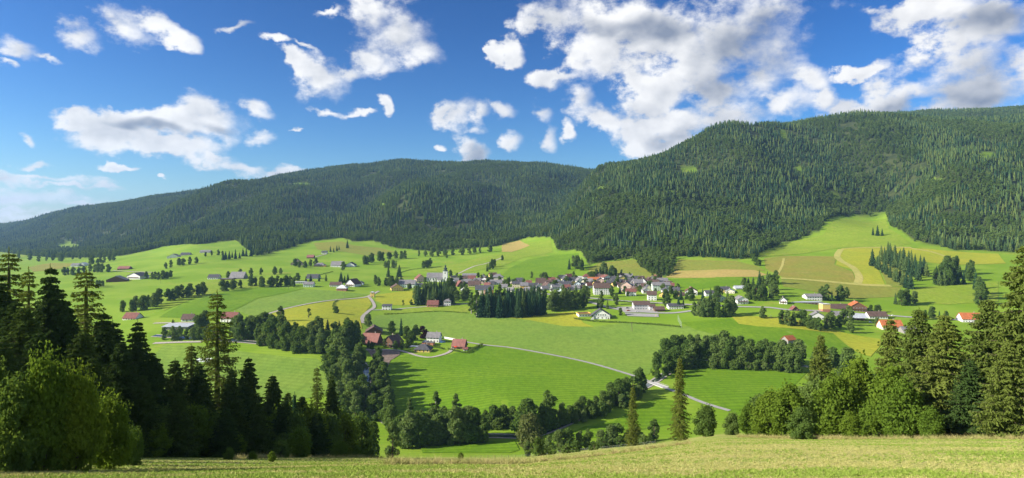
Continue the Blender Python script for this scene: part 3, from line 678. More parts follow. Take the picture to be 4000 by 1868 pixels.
def near_conifer(seed, h=28., w=9., levels=46, per=6, droop=.30, bottom=.04, larch=False, bare=.0, core=.42):
    """near spruce or larch: real branches with side twigs that carry tufts"""
    rng = np.random.default_rng(seed); wood = [wobble_trunk(h * .985, h * .0105 + .06, rng, 9, .006)]
    cs, as_, bs = [], [], []
    for i in range(levels):
        f = min(max((i + rng.uniform(-.35, .35)) / levels, 0), .985)
        z0 = h * (bottom + (1 - bottom) * f)
        L0 = w / 2 * min(1.0, (1 - f) ** .72 * 1.05) * (.8 + .2 * min(1, f * 6)) + .3
        n = rng.integers(per - 1, per + 2); a0 = rng.uniform(0, 6.28)
        for q in range(n):
            a = a0 + 6.283 * q / n + rng.normal(0, .2); L = L0 * rng.uniform(.55, 1.22)
            if rng.random() < bare * (1 - f): L *= .6
            dx, dy = math.cos(a), math.sin(a); up = rng.uniform(-.1, .25)
            ns = 7; tt = np.linspace(0, 1, ns)
            wav = np.cumsum(rng.normal(0, .03, ns)) * L
            Pb = np.column_stack([dx * L * tt - dy * wav, dy * L * tt + dx * wav, z0 + L * (up * tt - (droop + up) * tt ** 1.7 + .18 * tt ** 4)])
            wood.append(tube_np(Pb[::2], np.array([.045, .03, .02, .006]) * (.5 + L / 4), 4))
            nt_ = int(8 + L * (5.0 if larch else 7.0)); tq = rng.uniform(.10, 1, nt_) ** .8
            for t_ in tq:
                b0 = np.array([np.interp(t_, tt, Pb[:, k]) for k in range(3)])
                sd = rng.choice((-1, 1)); tl = (.34 + .42 * L * .45 * (1.1 - t_)) * rng.uniform(.6, 1.3)
                out_ = np.array([dx * .6 - dy * sd * .8, dy * .6 + dx * sd * .8, -.35 - (.55 if larch else .25) * rng.random()])
                out_ /= np.linalg.norm(out_)
                ntf = 2 if not larch else 3
                for e in range(ntf):
                    g = (e + .6) / ntf
                    c = b0 + out_ * tl * g * 1.2 + rng.normal(0, .05, 3) - np.array([0, 0, .10 * g * tl])
                    dirv = out_ * .7 + rng.normal(0, .30, 3)
                    ln = tl * (.62 if not larch else .40); wd = (.125 if not larch else .075) * rng.uniform(.8, 1.5) * (1 + .25 * tl)
                    sidev = np.cross(dirv, rng.normal(size=3)); sidev /= np.linalg.norm(sidev) + 1e-9
                    cs.append(c); as_.append(dirv * ln); bs.append(sidev * wd)
    for k in range(10):
        z = h - .15 * k; cs.append(np.array([0, 0, z])); as_.append(np.array([rng.normal(0, .1), rng.normal(0, .1), .25])); bs.append(np.array([.07, 0, 0]) if k % 2 else np.array([0, .07, 0]))
    zc = np.linspace(h * .06, h * .9, 9); rc = np.array([(w / 2 * (core if not larch else .12)) * (1 - z_ / h) ** .8 * rng.uniform(.8, 1.15) + .05 for z_ in zc])
    return join(wood), join([quads(np.array(cs), np.array(as_), np.array(bs)), tube_np(np.column_stack([zc * 0, zc * 0, zc]), rc, 8)])

PROTO = {}
def proto(key, tc_, leafm, barkm='bark', h=1.):
    (tv, tf), (cv, cf) = tc_
    PROTO[key] = (mesh_np('trunk', tv, tf, [M[barkm]], smooth=True), mesh_np('crown', cv, cf, [M[leafm]]), h)
for k in range(5): proto(f'broad{k}', broadleaf(20+k, 15, [10,12,8.5,11,9][k], [.02,.05,.0,.06,.02][k], [24,30,18,26,22][k], 2100, .6), 'broad', h=15)
for k in range(3): proto(f'silver{k}', broadleaf(40+k, 15, [9,10.5,8][k], .0, 22, 2000, .55, .8), 'silver', h=15)
for k in range(2): proto(f'tall{k}', broadleaf(50+k, 18, [6.5,5.5][k], .05, 20, 1500, .55, 1.2, .25), 'broad', 'birch', h=18)
proto('copper0', broadleaf(60, 12, 10.5, .03, 24, 1900, .55), 'copper', h=12)
for k in range(3): proto(f'bush{k}', broadleaf(70+k, 5, [5.5,6.5,4.5][k], .0, 16, 1100, .36, .5), 'broad', h=5)
proto('brown0', broadleaf(77, 12, 11, .02, 24, 1900, .5, .7, .3), 'brownbush', h=12)
proto('sapling0', broadleaf(75, 8, 4.2, .18, 12, 500, .4, .8, .5), 'broad', h=8)
for k in range(4): proto(f'spruce{k}', conifer(80+k, 22, [7.6,8.4,6.8,9.0][k], 26, 9, 2, .35, .03, .26, narrow=.70), 'spruce', h=22)
for k in range(2): proto(f'larch{k}', conifer(90+k, 22, [6.5,7.5][k], 19, 7, 2, .25, .10, .18, .35, .9, core=.35), 'larch', h=22)
def tree(name, key, x, y, h, label, cat='tree', group=None, rng=random, wide=None, z=None):
    """one tree: an empty at the foot with its own trunk and crown"""
    tm, cm, h0 = PROTO[key]; s = h / h0; k = s * (wide if wide else rng.uniform(.88, 1.15))
    o = link(name, None, label=label, cat=cat, group=group)
    o.location = (x, y, (h1(x, y) if z is None else z) - .05); o.scale = (k, k, s); o.rotation_euler = (0, 0, rng.uniform(0, 6.28))
    for nm, me in (('trunk', tm), ('crown', cm)): link(nm, me, o)
    return o

# ================================================================= the mountain forest
FP = bpy.data.collections.new('forest_kinds')           # shapes used by the forest, not placed by themselves
def fproto(name, tc_, leafm):
    (tv, tf), (cv, cf) = tc_
    V, Fc = join([(tv, tf), (cv, cf)]); mi = np.concatenate([np.zeros(len(tf)), np.ones(len(cf))])
    o = bpy.data.objects.new(name, mesh_np(name, V, Fc, [M['bark'], M[leafm]], mi)); FP.objects.link(o)
for k in range(6): fproto(f'a_spruce_{k}', conifer(100+k, [22,21,24,18,26,15][k], [8.4,10.4,7.2,10.2,8.6,9.0][k], 14, 8, 1, .42, .02, .36, .3, narrow=[.62,.5,.75,.5,.66,.45][k], core=.66), 'spruce')
for k in range(2): fproto(f'b_larch_{k}', conifer(110+k, 22, [8.4,9.4][k], 13, 7, 1, .3, .06, .32, .35, .95, .62, .55), 'larch')
for k in range(2): fproto(f'c_broadleaf_{k}', broadleaf(120+k, 17, 11, .0, 12, 300, 1.3, .8), 'broad')
rg = np.random.default_rng(7)
def jgrid(x0, x1, y0, y1, s):
    gx, gy = np.meshgrid(np.arange(x0, x1, s), np.arange(y0, y1, s))
    return gx.ravel() + rg.uniform(-.48, .48, gx.size) * s, gy.ravel() + rg.uniform(-.48, .48, gx.size) * s
pts = []
for x0, x1, y0, y1, s in ((60, 2200, 900, 2000, 8.2), (-1900, 60, 1500, 2600, 8.6), (60, 3200, 2000, 2900, 9.0), (-3600, 60, 2600, 4500, 10.5), (60, 1300, 2900, 3900, 10), (1300, 3300, 2900, 3800, 10), (-4600, -1200, 4500, 5600, 13)):
    x, y = jgrid(x0, x1, y0, y1, s); u = UC + F * x / y
    ok = (u > -700) & (u < 4600) & (y > edge_d(u) + rg.uniform(-4, 8, len(u)))
    pts.append(np.column_stack([x[ok], y[ok]]))
pts = np.vstack(pts); fx, fy = pts[:, 0], pts[:, 1]; fz = H(fx, fy); fu = UC + F * fx / fy
# leave out what stands well behind the ridges
ug = np.arange(-700, 4601, 20); dg = np.exp(np.linspace(math.log(900), math.log(5700), 240))
UU, DD = np.meshgrid(ug, dg, indexing='ij'); tt_ = (H(((UU - UC) / F * DD).ravel(), DD.ravel()) / DD.ravel()).reshape(UU.shape)
run = np.maximum.accumulate(tt_, 1)
iu = np.clip(((fu + 700) / 20).round().astype(int), 0, len(ug) - 1); jd = np.clip(np.searchsorted(dg, fy) - 1, 0, 239)
ok = (fz + 26) / fy > run[iu, jd] - .004
# clearings: photograph column, row, half sizes
fv = VH - F * fz / fy
for cu, cv, ru, rv in CLEAR:
    ok &= ((fu - cu) / ru) ** 2 + ((fv - cv) / rv) ** 2 > 1
gap_ = vnoise(fx / 60, fy / 60, 21) * .6 + vnoise(fx / 22, fy / 22, 22) * .4
ok &= (gap_ < .72)
fx, fy, fz, fu, fv = fx[ok], fy[ok], fz[ok], fu[ok], fv[ok]
n = len(fx)
bm_ = vnoise(fx / 130, fy / 160, 11) * .6 + vnoise(fx / 45, fy / 45, 12) * .4
lowr = np.clip(1 - (fy - edge_d(fu)) / 350, 0, 1)
r_ = rg.random(n)
kind = np.where(bm_ + .16 * lowr + .1 * (r_ - .5) > .55, rg.integers(8, 10, n), np.where(r_ + .5 * (vnoise(fx / 110, fy / 140, 17) - .5) > .76, rg.integers(6, 8, n), rg.integers(0, 6, n)))
sc = rg.uniform(.45, 1.0, n) * (.78 + .5 * vnoise(fx / 90, fy / 90, 13))
sc = np.where(kind >= 8, sc * .95, sc)
# the largest forest-edge trees stand as single trees
vis = np.argsort(fy - 1e9 * 0); cand = vis[(fu[vis] > 0) & (fu[vis] < 4000) & (kind[vis] < 6)]
app = sc[cand] / fy[cand]; near_edge = (fy[cand] - edge_d(fu[cand])) < 16
cand = cand[near_edge]; cand = cand[np.argsort(-sc[cand] / fy[cand])][:150]
single = np.zeros(n, bool); single[cand] = True
rest = ~single
me = bpy.data.meshes.new('mountain_forest'); me.from_pydata(np.column_stack([fx, fy, fz - .3])[rest].tolist(), [], [])
for nm, ty, arr in (('kind', 'INT', kind[rest].astype(np.int32)), ('turn', 'FLOAT', rg.uniform(0, 6.28, n)[rest].astype(np.float32)), ('size', 'FLOAT', sc[rest].astype(np.float32))):
    at = me.attributes.new(nm, ty, 'POINT'); at.data.foreach_set('value', arr)
def scatter_nodes(name, coll):
    g = bpy.data.node_groups.new(name, 'GeometryNodeTree')
    g.interface.new_socket('Geometry', in_out='INPUT', socket_type='NodeSocketGeometry'); g.interface.new_socket('Geometry', in_out='OUTPUT', socket_type='NodeSocketGeometry')
    gi = g.nodes.new('NodeGroupInput'); go = g.nodes.new('NodeGroupOutput'); ip = g.nodes.new('GeometryNodeInstanceOnPoints')
    ci = g.nodes.new('GeometryNodeCollectionInfo'); ci.inputs['Collection'].default_value = coll; ci.inputs['Separate Children'].default_value = True; ci.inputs['Reset Children'].default_value = True
    m2p = g.nodes.new('GeometryNodeMeshToPoints'); g.links.new(gi.outputs[0], m2p.inputs[0]); g.links.new(m2p.outputs[0], ip.inputs['Points'])
    g.links.new(ci.outputs[0], ip.inputs['Instance']); ip.inputs['Pick Instance'].default_value = True
    def att(nm, ty):
        a = g.nodes.new('GeometryNodeInputNamedAttribute'); a.data_type = ty; a.inputs['Name'].default_value = nm; return a.outputs['Attribute']
    g.links.new(att('kind', 'INT'), ip.inputs['Instance Index'])
    cx = g.nodes.new('ShaderNodeCombineXYZ'); g.links.new(att('turn', 'FLOAT'), cx.inputs[2]); g.links.new(cx.outputs[0], ip.inputs['Rotation'])
    g.links.new(att('size', 'FLOAT'), ip.inputs['Scale'])
    g.links.new(ip.outputs[0], go.inputs[0])
    return g
fo = link('mountain_forest', me, kind='stuff', label='dense spruce forest covering both mountainsides above the valley', cat='forest')
fo.modifiers.new('trees', 'NODES').node_group = scatter_nodes('forest_scatter', FP)
rnd = random.Random(3)
for i in cand:
    side = next(nm for lim, nm in ((700,'far left mountain foot'),(1130,'left mountain above the grey houses'),(1400,'left mountain above the tiny white house'),(1800,'left mountain above the upper hedge'),(2170,'gap between the two mountains'),(2480,'right mountain above the olive field'),(2650,'wooded tongue that reaches down to the village'),(2960,'right mountain above the ochre field'),(3480,'right mountain beside the lime slope'),(9999,'right mountain above the hay hill')) if fu[i] < lim)
    tree('forest_spruce', f'spruce{rnd.randrange(4)}', fx[i], fy[i], 22 * sc[i], f'dark spruce on the forest edge, {side}', 'tree', 'spruces along the forest edge', rnd)
print('forest', n, 'single', len(cand))

# ================================================================= trees of the valley, placed by the ground they stand on
ORD = ['first','second','third','fourth','fifth','sixth','seventh','eighth','ninth','tenth','eleventh','twelfth','thirteenth','fourteenth','fifteenth','sixteenth','seventeenth','eighteenth','nineteenth','twentieth','twenty-first','twenty-second','twenty-third','twenty-fourth']
KINDNAME = {'broad':'broadleaf_tree','silver':'willow_tree','tall':'birch_tree','copper':'copper_beech','bush':'bush','brown':'broadleaf_tree','sapling':'young_tree','spruce':'spruce_tree','larch':'larch_tree'}
rt = random.Random(11); rn = np.random.default_rng(11)
NV = {'broad':5,'silver':3,'tall':2,'copper':1,'bush':3,'brown':1,'sapling':1,'spruce':4,'larch':2}
def put(u, v, hpx, kind, label, group=None, dmin=335.0, wide=None):
    g = G(u, v, dmin); h = hpx * g.y / F
    nm = ('alder_tree' if v > 1290 else 'garden_tree' if group == 'garden trees in the village' else 'broadleaf_tree') if kind == 'broad' else KINDNAME[kind]
    return tree(nm, f'{kind}{rt.randrange(NV[kind])}', g.x, g.y, h, label, 'bush' if kind == 'bush' else 'tree', group, rt, wide, g.z)
def row(px, n, h, kinds, what, group, dmin=335.0, du=6, dv=3, ordn=True):
    """n trees along a line of photograph points; ordinals from the left where a row is short enough to count"""
    us = np.array([p[0] for p in px], float); vs = np.array([p[1] for p in px], float)
    L = np.concatenate([[0], np.cumsum(np.hypot(np.diff(us), np.diff(vs)))]); pos = []
    for i in range(n):
        s_ = L[-1] * (i + .5 + rt.uniform(-.25, .25)) / n
        pos.append((np.interp(s_, L, us) + rt.uniform(-du, du), np.interp(s_, L, vs) + rt.uniform(-dv, dv)))
    pos.sort()
    for i, (u, v) in enumerate(pos):
        k = rt.choice(kinds)
        lab = f'{ORD[i]} from left of {what}' if ordn and n <= 24 else f'one of {what}'
        put(u, v, rt.uniform(*h), k, lab, group, dmin)

row([(1000,1335),(1080,1360),(1160,1372),(1240,1380),(1330,1372),(1400,1352)], 15, (75,112), ['broad','broad','silver'], 'round dark trees lining the river behind the left field', 'river belt behind the left field')
row([(1050,1312),(1180,1328),(1300,1322),(1410,1312)], 12, (60,88), ['broad','broad','spruce'], 'back row of dark trees between the river and the yellow field', 'back row beside the yellow field')
row([(1310,1402),(1330,1450),(1345,1520),(1370,1600),(1400,1660)], 11, (110,150), ['silver','silver','broad'], 'tall grey-green trees on the left bank of the river bend', 'left bank of the river bend')
row([(1290,1470),(1310,1560),(1340,1650)], 5, (90,120), ['broad','silver'], 'outer trees left of the river bend', 'outer left bank trees')
row([(1468,1440),(1495,1500),(1505,1560),(1515,1630),(1530,1700)], 11, (75,112), ['silver','broad','broad'], 'trees on the right bank casting shade on the big field', 'right bank of the river bend')
row([(1550,1752),(1620,1752),(1700,1738),(1800,1732),(1900,1730)], 12, (95,150), ['broad','silver','broad'], 'front row of river trees below the big field', 'front river trees below the big field', 300)
row([(1540,1700),(1650,1688),(1750,1676),(1850,1672),(1950,1666),(2010,1662)], 14, (60,95), ['broad','bush','broad'], 'dark trees along the near edge of the big field', 'near edge of the big field', 300)
for i, (u, v, h) in enumerate(((1600,1668,112),(1702,1664,132),(1782,1660,120))): put(u, v, h, 'tall', f'{ORD[i]} from the left of three slender trees against the big field', 'slender trees by the big field', wide=1.15)
put(2068, 1752, 135, 'brown', 'large brownish-green rounded tree at the foot of the hay slope', dmin=300)
for i, (u, v, h) in enumerate(((2062,1690,128),(2142,1680,150))): put(u, v, h, 'broad', f'{("left","right")[i]} one of the two tall dark trees beside the brownish tree', 'tall pair by the brownish tree')
row([(2030,1700),(2110,1690),(2190,1660),(2260,1635),(2330,1605),(2400,1575),(2450,1550),(2510,1525)], 17, (55,95), ['broad','broad','bush'], 'dark trees in the river belt right of the brownish tree', 'river belt right of the brownish tree')
row([(2230,1662),(2350,1625),(2430,1595),(2510,1560)], 8, (38,58), ['silver','bush'], 'pale low willows on the near bank of the river', 'pale willows on the near bank')
row([(2040,1786),(2120,1778),(2200,1764),(2280,1756),(2370,1742),(2470,1732),(2560,1722)], 13, (58,92), ['bush','broad','silver'], 'leafy bushes along the lower edge of the hay slope', 'bushes at the foot of the hay slope', 180)
row([(1395,1430),(1400,1480),(1400,1540),(1420,1600),(1460,1650)], 8, (80,120), ['silver','broad'], 'trees hanging over the river on its left side', 'trees over the river, left side')
row([(1455,1455),(1470,1510),(1478,1570),(1500,1640)], 7, (60,95), ['silver','broad'], 'trees hanging over the river on its right side', 'trees over the river, right side')
row([(1580,1735),(1680,1725),(1780,1712),(1900,1712)], 9, (70,105), ['broad','silver'], 'trees standing in the river hollow below the big field', 'trees in the river hollow', 300)
row([(2560,1482),(2600,1458),(2680,1432),(2760,1430),(2850,1434),(2950,1442),(3050,1448),(3130,1454)], 16, (80,112), ['broad'], 'dark trees in the front of the wood behind the right-hand field', 'wood behind the right-hand field, front')
row([(2580,1432),(2650,1408),(2760,1398),(2860,1402),(2960,1412),(3060,1422),(3150,1432)], 15, (78,104), ['broad'], 'dark trees in the middle of the wood behind the right-hand field', 'wood behind the right-hand field, middle')
row([(2600,1402),(2700,1378),(2800,1374),(2890,1388)], 8, (60,75), ['broad'], 'dark trees at the back of the curved wood', 'wood behind the right-hand field, back')
row([(3180,1455),(3250,1462),(3340,1472)], 5, (85,115), ['broad','spruce'], 'trees closing the wood beside the right-hand field', 'east end of the wood')
row([(1630,1192),(1690,1192),(1770,1188)], 16, (62,88), ['spruce'], 'black-green spruces in the front of the grove below the church', 'spruce grove below the church, front', du=4)
row([(1650,1168),(1700,1166),(1775,1165)], 12, (58,78), ['spruce','spruce','broad'], 'spruces in the middle of the grove below the church', 'spruce grove below the church, middle', du=4)
row([(1670,1146),(1740,1144)], 7, (48,62), ['spruce'], 'spruces at the back of the grove, closest to the church', 'spruce grove below the church, back', du=4)
put(1628, 1176, 58, 'silver', 'pale birch-like tree at the left edge of the spruce grove', wide=1.1)
row([(1778,1182),(1800,1176),(1822,1172)], 3, (42,58), ['broad','silver'], 'leafy trees at the right edge of the spruce grove', 'right edge of the spruce grove')
row([(1858,1236),(1930,1240),(2000,1240),(2060,1236),(2130,1228)], 24, (76,108), ['spruce','spruce','spruce','tall'], 'spruces in the front of the big grove before the village', 'big grove before the village, front', du=4)
row([(1880,1214),(1960,1212),(2050,1212),(2140,1206)], 20, (70,98), ['spruce','spruce','tall'], 'spruces in the middle of the big grove before the village', 'big grove before the village, middle', du=4)
row([(1950,1192),(2100,1182)], 10, (56,76), ['spruce'], 'spruces at the back of the big grove before the village', 'big grove before the village, back', du=4)
put(1842, 1226, 82, 'tall', 'light green birch at the left end of the big grove', wide=1.2)
for i, (u, v) in enumerate(((1912,1242),(1936,1240),(2030,1242))): put(u, v, 44, 'tall', f'{ORD[i]} from the left of the small pale birches in front of the big grove', 'small birches before the grove')
row([(2140,1222),(2200,1212),(2250,1206),(2290,1204)], 8, (55,80), ['broad'], 'leafy trees between the big grove and the hall', 'leafy trees by the hall')
row([(2180,1182),(2230,1188),(2280,1180),(2300,1170)], 6, (40,60), ['broad','fresh'] if False else ['broad','silver'], 'leafy trees beside the main road', 'leafy trees by the main road')
row([(2330,1198),(2360,1205),(2375,1204)], 3, (36,50), ['broad','spruce'], 'trees behind the big dark roof of the hall', 'trees behind the hall')
put(2424, 1232, 30, 'broad', 'round dark tree right of the hall', wide=1.3)
put(2407, 1192, 46, 'broad', 'tall leafy tree at the roadside left of the car park')
for nm_, px, n_ in (('the river belt behind the left field',[(1000,1345),(1160,1378),(1330,1380),(1410,1360)],12),('the right bank of the river bend',[(1480,1450),(1505,1520),(1515,1600),(1540,1700)],9),('the near edge of the big field',[(1560,1705),(1700,1690),(1850,1682),(2010,1672)],14),('the river belt left of the bridge',[(2100,1700),(2260,1645),(2400,1585),(2520,1530)],13),('the wood behind the right-hand field',[(2580,1475),(2690,1440),(2850,1442),(3010,1450),(3130,1460)],14),('the lower edge of the hay slope',[(2080,1790),(2250,1768),(2420,1745),(2580,1728)],10)):
    row(px, n_, (26,46), ['bush'], 'low bushes filling ' + nm_, 'low bushes in ' + nm_, 200 if 'slope' in nm_ else 335.)
VT = [(2348,1165,30),(2390,1160,45),(2422,1148,38),(2375,1150,36),(2400,1120,22),(2452,1158,22),(2500,1140,26),(2520,1130,20),(2445,1108,24),(2460,1090,26),(2405,1082,34),(2428,1075,22),(2380,1085,40),(2350,1070,30),(2240,1080,20),(2290,1112,24),(2170,1120,26),(2160,1130,30),(2200,1136,24),(2130,1100,30),(2225,1150,34),(2250,1150,40),(2300,1160,36),(1990,1108,30),(1985,1120,34),(1905,1110,26),(1920,1100,24),(1880,1095,22),(1900,1118,34),(1868,1085,20),(1800,1100,22),(1785,1090,24),(1815,1125,26),(1760,1080,26),(1600,1130,22),(1640,1120,20),(1660,1105,22),(2560,1150,24),(2540,1125,26),(2620,1150,34),(2600,1170,40),(2640,1168,36),(2660,1172,44),(2680,1168,30)]
rv = random.Random(4)
for i in range(46): VT.append((rv.uniform(1760,2650), 0, rv.uniform(16,30)))
VT = [(u, v if v else rv.uniform(1085,1150) + max(0, (u - 2300) * .03), h) for u, v, h in VT]; VT.sort()
GARDEN = VT
row([(2705,1234),(2760,1237),(2800,1238),(2850,1236),(2872,1226)], 9, (52,76), ['broad','broad','silver'], 'leafy trees in the roadside clump above the yellow strip', 'roadside clump above the yellow strip')
row([(2600,1196),(2650,1206),(2690,1200)], 3, (40,58), ['broad','spruce'], 'garden trees left of the white flat house', 'garden trees by the flat white house')
row([(2690,1176),(2735,1182),(2770,1180),(2850,1185)], 5, (42,62), ['spruce','broad'], 'garden trees before the white houses east of the village', 'garden trees east of the village')
row([(2900,1122),(2960,1118),(3000,1112),(3045,1106)], 8, (36,58), ['broad','spruce','broad'], 'trees in the clump between houses and brown hillside, upper part', 'clump below the brown hillside, upper')
row([(2920,1168),(2960,1176),(3000,1168),(3030,1152),(3010,1132)], 9, (46,64), ['broad','broad','spruce'], 'trees in the clump between houses and brown hillside, lower part', 'clump below the brown hillside, lower')
put(2967, 1096, 44, 'spruce', 'single spruce on the edge of the ochre field')
put(2980, 1245, 48, 'broad', 'lone tree on the green field below the main road')
row([(3050,1262),(3090,1274),(3130,1272),(3170,1286),(3210,1292),(3240,1288),(3280,1274),(3330,1258)], 12, (44,66), ['broad'], 'round trees in front of the farm with grey roofs', 'round trees before the farm')
put(3325, 1300, 50, 'broad', 'large round tree alone before the long metal roof', wide=1.15)
put(3425, 1276, 34, 'broad', 'small tree left of the bright orange roof')
row([(3205,1168),(3240,1174),(3275,1176),(3320,1164)], 6, (42,62), ['spruce','broad'], 'dark trees right of the white house on the slope', 'dark trees by the white slope house')
row([(3490,1186),(3530,1196),(3580,1186)], 5, (44,62), ['broad','spruce'], 'dark trees in the clump on the right meadow', 'clump on the right meadow')
row([(3395,1218),(3420,1220),(3445,1218)], 3, (26,34), ['broad'], 'small trees beside the wooden chalet', 'small trees by the chalet')
row([(3600,1250),(3640,1246),(3700,1250)], 4, (36,52), ['broad','spruce'], 'roadside trees right of the orange roof', 'roadside trees right of the orange roof')
for px, n, tag_ in (([(3408,1036),(3440,1058),(3480,1084),(3520,1108),(3560,1134)], 12, 'front'), ([(3430,1020),(3500,1044),(3560,1078),(3600,1098)], 12, 'middle'), ([(3460,1008),(3530,1024),(3590,1054),(3622,1084)], 11, 'back')):
    row(px, n, (52,72), ['spruce'], f'spruces in the {tag_} of the left wood on the hay hill', f'left wood on the hay hill, {tag_}', du=4)
for px, n, tag_ in (([(3640,1114),(3700,1116),(3760,1110),(3790,1094)], 8, 'front'), ([(3650,1088),(3720,1088),(3800,1072)], 8, 'middle'), ([(3680,1064),(3745,1058)], 5, 'back')):
    row(px, n, (48,64), ['spruce','broad'], f'trees in the {tag_} of the right wood on the hay hill', f'right wood on the hay hill, {tag_}', du=4)
row([(3810,1130),(3830,1165),(3820,1200)], 6, (55,80), ['broad','spruce'], 'trees at the right edge of the hay hill', 'right edge of the hay hill')
for i, (u, v, h) in enumerate(((3410,920,34),(3428,922,44),(3446,922,30))): put(u, v, h, 'spruce', f'{ORD[i]} from the left of three spruces alone on the lime slope', 'three spruces on the lime slope')
row([(470,1222),(540,1214),(600,1198),(640,1188)], 7, (42,62), ['broad'], 'round trees in the lower left hedge', 'lower left hedge')
row([(640,1178),(690,1168),(740,1158),(800,1150)], 8, (40,56), ['broad'], 'round trees in the middle left hedge', 'middle left hedge')
row([(858,1138),(900,1132),(945,1126)], 5, (32,44), ['broad'], 'round trees in the hedge right of the tall larch', 'hedge right of the larch')
row([(970,1118),(1040,1122),(1100,1118),(1160,1120)], 11, (30,46), ['broad'], 'dark trees in the wood below the western farms', 'wood below the western farms')
row([(880,1088),(960,1084),(1010,1078),(1090,1070),(1130,1072)], 6, (22,34), ['broad'], 'trees round the big western barn', 'trees round the western barn')
row([(560,1090),(600,1092),(640,1090),(680,1082)], 7, (24,36), ['broad'], 'trees right of the white western house', 'trees by the white western house')
row([(640,1052),(700,1040),(740,1034),(775,1028)], 6, (20,32), ['broad'], 'trees in the upper left hedge', 'upper left hedge')
row([(860,1018),(910,1010),(960,1003),(1010,992)], 11, (26,42), ['spruce'], 'spruces in the strip below the left mountain', 'spruce strip below the left mountain', du=4)
row([(800,1002),(830,998),(870,994)], 4, (16,24), ['broad'], 'small trees among the upper left houses', 'small trees by the upper left houses')
row([(1410,1036),(1470,1024),(1530,1014),(1600,1008)], 10, (26,42), ['broad','silver'], 'trees in the hedge across the middle meadow', 'hedge across the middle meadow')
row([(1620,1004),(1700,1002),(1800,996),(1920,984)], 11, (22,36), ['broad','silver'], 'trees in the upper hedge below the left mountain', 'upper hedge below the left mountain')
row([(1140,1040),(1180,1046),(1220,1040),(1240,1030)], 5, (22,32), ['broad'], 'trees round the brown farm on the slope', 'trees round the brown farm')
row([(1285,990),(1305,982),(1330,975)], 4, (16,26), ['spruce','broad'], 'small trees behind the tiny white house', 'small trees behind the tiny white house')
put(1357, 970, 34, 'spruce', 'single dark spruce at the corner of the upper meadow')
put(1340, 1056, 34, 'broad', 'round dark tree in front of the white farmhouse', wide=1.25)
row([(1325,1106),(1345,1106),(1365,1102)], 5, (28,44), ['spruce'], 'dark spruces behind the house under construction', 'dark spruces behind the brick shell')
row([(1150,1098),(1180,1096),(1260,1102),(1290,1100)], 5, (24,36), ['broad','spruce'], 'garden trees among the western houses', 'garden trees of the western houses')
row([(1462,1110),(1500,1120),(1545,1122),(1575,1116)], 7, (30,44), ['broad','silver'], 'leafy trees left of the pale green house', 'leafy trees by the pale green house')
put(1517, 1082, 48, 'spruce', 'tall black spruce left of the church'); put(1560, 1082, 50, 'spruce', 'tall spruce just left of the reddish roof', wide=1.3)
row([(1500,1046),(1530,1050),(1552,1046)], 6, (22,34), ['silver','tall'], 'pale trees in the clump on the upper meadow', 'pale clump on the upper meadow')
row([(1645,1048),(1665,1046),(1685,1044)], 4, (28,38), ['silver','broad'], 'trees in the clump above the church', 'clump above the church')
row([(1898,1060),(1910,1052),(1922,1046),(1934,1038)], 5, (26,40), ['spruce','broad'], 'trees in the dark clump beside the meadow track', 'dark clump beside the meadow track')
put(1962, 1018, 22, 'broad', 'small round tree on the meadow at the end of the track'); put(1745, 1008, 16, 'broad', 'tiny lone tree on the field above the church')
put(2120, 1098, 32, 'broad', 'round tree behind the brown village roof')
for px, n, w_ in (([(2225,1056),(2240,1040),(2260,1052),(2285,1058)], 7, 'at the left tip of the right mountain forest'), ([(2330,1082),(2350,1078),(2380,1080),(2400,1082)], 6, 'between the olive field and the village')):
    row(px, n, (34,52), ['broad','silver','spruce'], f'trees {w_}', f'trees {w_}')
row([(2935,1010),(2950,1022),(2960,1034),(2970,1044)], 6, (18,28), ['bush','broad'], 'bushes in the strip between the ochre field and dry hillside', 'bush strip by the dry hillside')
row([(60,1010),(160,1022),(260,1018),(330,1012)], 8, (18,30), ['broad'], 'far trees at the mouth of the valley', 'far trees at the valley mouth')
row([(240,1078),(300,1074),(345,1064),(390,1068),(430,1062)], 10, (22,38), ['broad'], 'trees by the far left houses', 'trees by the far left houses')
row([(340,1030),(375,1038),(410,1024),(450,1018)], 7, (20,32), ['broad','silver'], 'far trees before the left forest', 'far trees before the left forest')
row([(355,1120),(385,1124),(412,1120)], 4, (22,32), ['silver'], 'pale orchard trees left of the dark barn', 'orchard trees left of the barn')
put(1095, 1256, 60, 'broad', 'big round dark tree alone in the yellow field', wide=1.05); put(1206, 1244, 38, 'sapling', 'thin young tree in the yellow field'); put(1312, 1224, 28, 'bush', 'small bushy tree at the ditch in the yellow field')
put(1438, 1276, 48, 'silver', 'feathery tree at the bend of the gravel road'); put(1607, 1192, 22, 'bush', 'pointed dark garden bush left of the red house', wide=.6); put(1574, 1197, 24, 'sapling', 'thin bare-looking tree by the small white house')
put(1530, 1302, 46, 'broad', 'round tree left of the narrow spruce in the farm garden'); put(1567, 1312, 74, 'spruce', 'tall narrow spruce in the farm garden', wide=.75)
for i, (u, v, h) in enumerate(((1588,1330,54),(1604,1345,52),(1622,1330,60))): put(u, v, h, 'broad', f'{ORD[i]} from the left of three round trees right of the narrow spruce', 'three garden trees by the spruce')
put(1652, 1322, 46, 'copper', 'dark red copper beech beside the white house', wide=1.15)
for i, (u, v, h) in enumerate(((1503,1358,36),(1545,1366,34),(1568,1366,40),(1588,1362,34),(1600,1356,26))): put(u, v, h, 'broad', f'{ORD[i]} from the left of the bushy trees along the farm track', 'bushy trees along the farm track')
row([(1400,1330),(1420,1345),(1425,1360),(1460,1366)], 4, (30,44), ['broad','silver'], 'trees at the left side of the red farmhouse', 'trees left of the red farmhouse')
